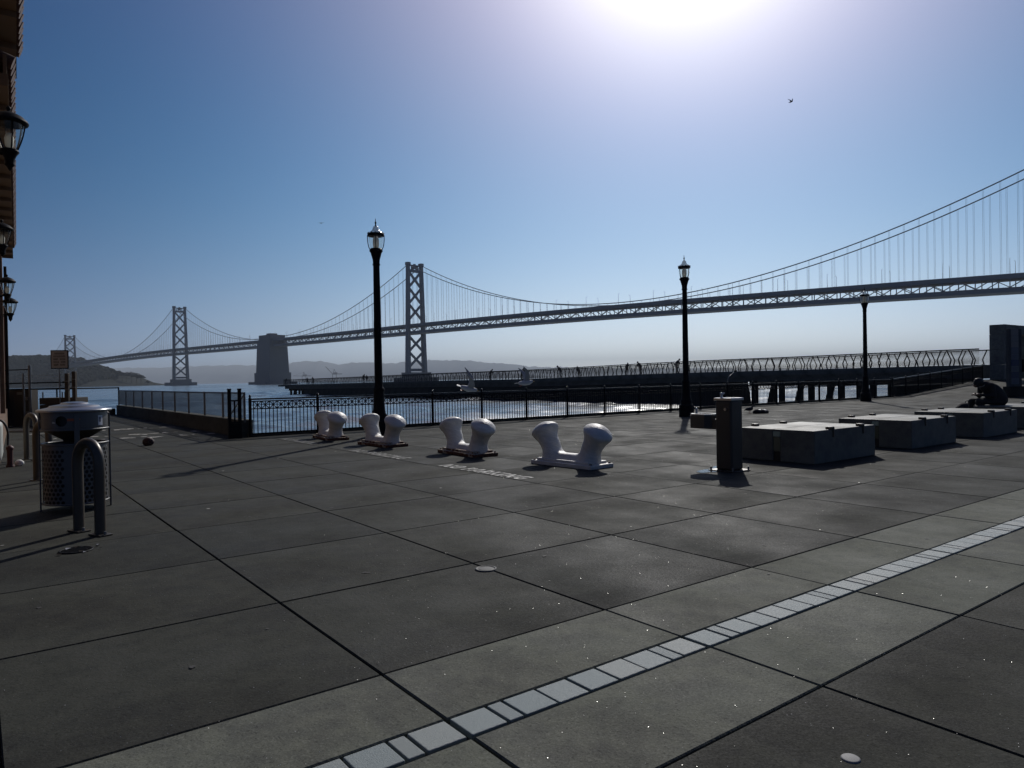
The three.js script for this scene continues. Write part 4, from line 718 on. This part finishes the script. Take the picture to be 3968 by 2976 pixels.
// ---------------------------------------------------------------- information pylon, bent rod on the railing
{
  const t = thing('information_pylon', 'tall narrow information pylon with printed panels behind the seated person', 'sign', W(44.2, 14.3, 0.06), 0.25);
  mesh('plinth', metricUV(rbox(0.95, 0.55, 0.5, 0.02, 0, 0.27, 0)), M.wetConcrete, t); mesh('frame', rbox(0.82, 3.05, 0.22, 0.015, 0, 2.07, 0), M.pierConcrete, t);
  const cols = [[0.17, 0.16, 0.16], [0.16, 0.155, 0.155], [0.165, 0.155, 0.15], [0.09, 0.10, 0.13], [0.10, 0.11, 0.14], [0.03, 0.04, 0.10], [0.10, 0.11, 0.13], [0.035, 0.045, 0.09], [0.08, 0.10, 0.14]];
  cols.forEach((c, k) => { const p = mesh('panel', rbox(0.5, 0.315, 0.02, 0.004, -0.06, 3.42 - k * 0.325, 0.115), std(c, 0.5), t); if (k > 3) mesh('print', merge([box(0.36, 0.02, 0.004, -0.06, 3.48 - k * 0.325, 0.127), box(0.28, 0.02, 0.004, -0.1, 3.42 - k * 0.325, 0.127), box(0.32, 0.02, 0.004, -0.08, 3.36 - k * 0.325, 0.127)]), std([0.05, 0.06, 0.09], 0.6), p); });
  mesh('side_cabinet', rbox(0.3, 0.7, 0.2, 0.02, 0.62, 1.65, 0), M.iron, t);
  const b = thing('bent_pole', 'thin bent metal pole rising from the railing in front of the pier piles', 'pole', W(27.75, 20.32, 0), TH);
  mesh('upright', rod(V(0, 0, 0), V(0, 1.25, 0), 0.018, 8), M.galv, b); mesh('arm', tubeOf([V(0, 1.24, 0), V(0.08, 1.38, 0), V(0.3, 1.5, 0), V(0.52, 1.62, 0)], 0.018, 14, 8), M.galv, b); mesh('head', rbox(0.16, 0.07, 0.08, 0.02, 0.6, 1.66, 0), M.iron, b);
}

// ---------------------------------------------------------------- building at the left with its wall lanterns
{
  const yaw = 34.7 * D2R, B = (w, y, s) => V(w * Math.cos(yaw) - s * Math.sin(yaw), y, -w * Math.sin(yaw) - s * Math.cos(yaw));
  const t = thing('waterfront_building', 'dark brown building with tiled eaves at the left frame edge', 'building', B(-0.42, 0, 34), yaw);
  // local x to the right of the wall, local z back towards the camera
  const wallM = std([0.20, 0.12, 0.075], 0.85, slabMaps), timber = std([0.16, 0.10, 0.055], 0.8), tileM = std([0.07, 0.035, 0.03], 0.8), brick = std([0.22, 0.07, 0.05], 0.85, slabMaps);
  mesh('wall', metricUV(box(6, 6.6, 24, -3, 3.3, 12.1)), wallM, t);
  mesh('corner_pilaster', metricUV(box(0.2, 4.6, 0.7, 0.06, 2.3, 0.3)), brick, t); mesh('pilaster', metricUV(box(0.16, 5.8, 0.6, 0.04, 2.9, 7)), wallM, t); mesh('plinth', metricUV(box(0.2, 0.7, 24, 0.02, 0.35, 12.1)), wallM, t);
  mesh('downpipe', rod(V(0.14, 0, 1.3), V(0.14, 6, 1.3), 0.05, 10), M.iron, t);
  function eave(y, s0, s1, out, nm) {
    const e = new THREE.Group(); e.name = nm; t.add(e); const z0 = 34 - s1, z1 = 34 - s0;
    mesh('soffit', box(out + 0.4, 0.12, z1 - z0, out / 2 - 0.2, y + 0.06, (z0 + z1) / 2), timber, e); mesh('fascia', box(0.05, 0.3, z1 - z0, out - 0.04, y + 0.27, (z0 + z1) / 2), timber, e);
    const tg = cyl(0.09, 0.11, 0.75, 8).rotateZ(Math.PI / 2 - 0.35); for (let z = z0 + 0.12; z < z1; z += 0.27) mesh('roof_tile', tg, tileM, e).position.set(out - 0.28, y + 0.52 + 0.012 * Math.sin(z * 31), z);
    for (let z = z0 + 0.2; z < z1; z += 1.2) mesh('rafter_end', box(out + 0.1, 0.1, 0.12, out / 2 - 0.05, y - 0.04, z), timber, e);
  }
  eave(6.25, 13.6, 31.8, 0.40, 'lower_eave'); eave(7.0, 9.5, 15.4, 0.52, 'upper_eave');
  mesh('upper_wall', metricUV(box(5.6, 2, 6.4, -2.9, 7.6, 21.4)), wallM, t);

  const ln = thing('wall_lantern', 'largest wall lantern, nearest on the building at upper left', 'lantern', B(-0.02, 4.63, 10.85), yaw, 'wall lanterns on the building');
  mesh('roof', lathe([[0.18, 0.13], [0.205, 0.14], [0.212, 0.16], [0.205, 0.18], [0.165, 0.215], [0.155, 0.23], [0.10, 0.26], [0.04, 0.285], [0, 0.29]], 20), M.iron, ln);
  mesh('finial', lathe([[0.025, 0.283], [0.016, 0.30], [0.03, 0.32], [0.028, 0.34], [0, 0.365]], 10), M.iron, ln);
  mesh('glass', lathe([[0.085, -0.18], [0.12, -0.08], [0.15, 0.04], [0.165, 0.145]], 20), M.lampGlass, ln);
  mesh('bulb', lathe([[0.02, -0.17], [0.045, -0.13], [0.05, -0.04], [0.03, 0.02], [0, 0.03]], 12), M.lampCore, ln);
  for (let k = 0; k < 6; k++) { const a = k * Math.PI / 3 + 0.3, c = Math.cos(a), s = Math.sin(a); mesh('cage_bar', tubeOf([V(c * 0.09, -0.18, s * 0.09), V(c * 0.128, -0.08, s * 0.128), V(c * 0.16, 0.04, s * 0.16), V(c * 0.176, 0.15, s * 0.176)], 0.009, 8, 5), M.iron, ln); }
  mesh('cup', lathe([[0.0, -0.18], [0.095, -0.18], [0.105, -0.21], [0.075, -0.25], [0.055, -0.30], [0.05, -0.36], [0.058, -0.37], [0.03, -0.40], [0.015, -0.43], [0, -0.45]], 16), M.iron, ln);
  mesh('arm', merge([rod(V(-0.40, -0.24, 0), V(-0.07, -0.24, 0), 0.02, 8), tubeOf([V(-0.38, -0.42, 0), V(-0.28, -0.40, 0), V(-0.2, -0.30, 0), V(-0.12, -0.26, 0)], 0.014, 12, 6)]), M.iron, ln);
  mesh('wall_plate', box(0.03, 0.4, 0.12, -0.39, -0.3, 0), M.iron, ln);
  copyOf(ln, 'second wall lantern from the top, half cut by the left frame edge', B(-0.2, 4.75, 18.9));
  copyOf(ln, 'third wall lantern from the top, just above the lowest one', B(-0.17, 4.27, 24.3));
  copyOf(ln, 'lowest and smallest looking wall lantern, at the far end of the building', B(-0.12, 3.95, 26.8));
  for (const c of scene.children.filter((o) => o.name.startsWith('wall_lantern'))) c.rotation.y = yaw;

  const cart = thing('white_cabinet', 'white rounded cabinet cut by the left frame edge at ground level', 'cabinet', B(-0.72, 0, 17.2), yaw);
  mesh('shell', rbox(0.95, 0.86, 1.3, 0.16, 0, 0.47, 0), std([0.45, 0.46, 0.42], 0.5), cart); mesh('skirt', rbox(0.8, 0.12, 1.1, 0.03, 0, 0.06, 0), M.black, cart);
  mesh('hose', tubeOf([V(0.3, 0.9, 0.66), V(0.48, 0.86, 0.7), V(0.56, 0.68, 0.7), V(0.56, 0.4, 0.72)], 0.02, 20, 8), M.black, cart);
  const sp = thing('standpipe', 'short dark red standpipe beside the white cabinet', 'standpipe', B(-0.13, 0, 16.4), yaw);
  mesh('pipe', lathe([[0.07, 0], [0.07, 0.03], [0.05, 0.05], [0.05, 0.32], [0.065, 0.33], [0.065, 0.37], [0.03, 0.40], [0, 0.41]], 14), std([0.07, 0.018, 0.014], 0.6), sp);
  const hb = thing('hose_coil', 'loose hoses lying on the ground below the barbed wire gate', 'hose', V(-16.6, 0, -24.0), 0.2);
  for (let k = 0; k < 4; k++) mesh('hose', tubeOf([V(-1.2, 0.03, -0.5 + k * 0.25), V(-0.4, 0.03, -0.3 + k * 0.2), V(0.4, 0.03, -0.35 + k * 0.3), V(1.2, 0.03, -0.2 + k * 0.22)], 0.028, 24, 6), k % 2 ? M.galv : M.black, hb);
}

renderer.render(scene, camera);
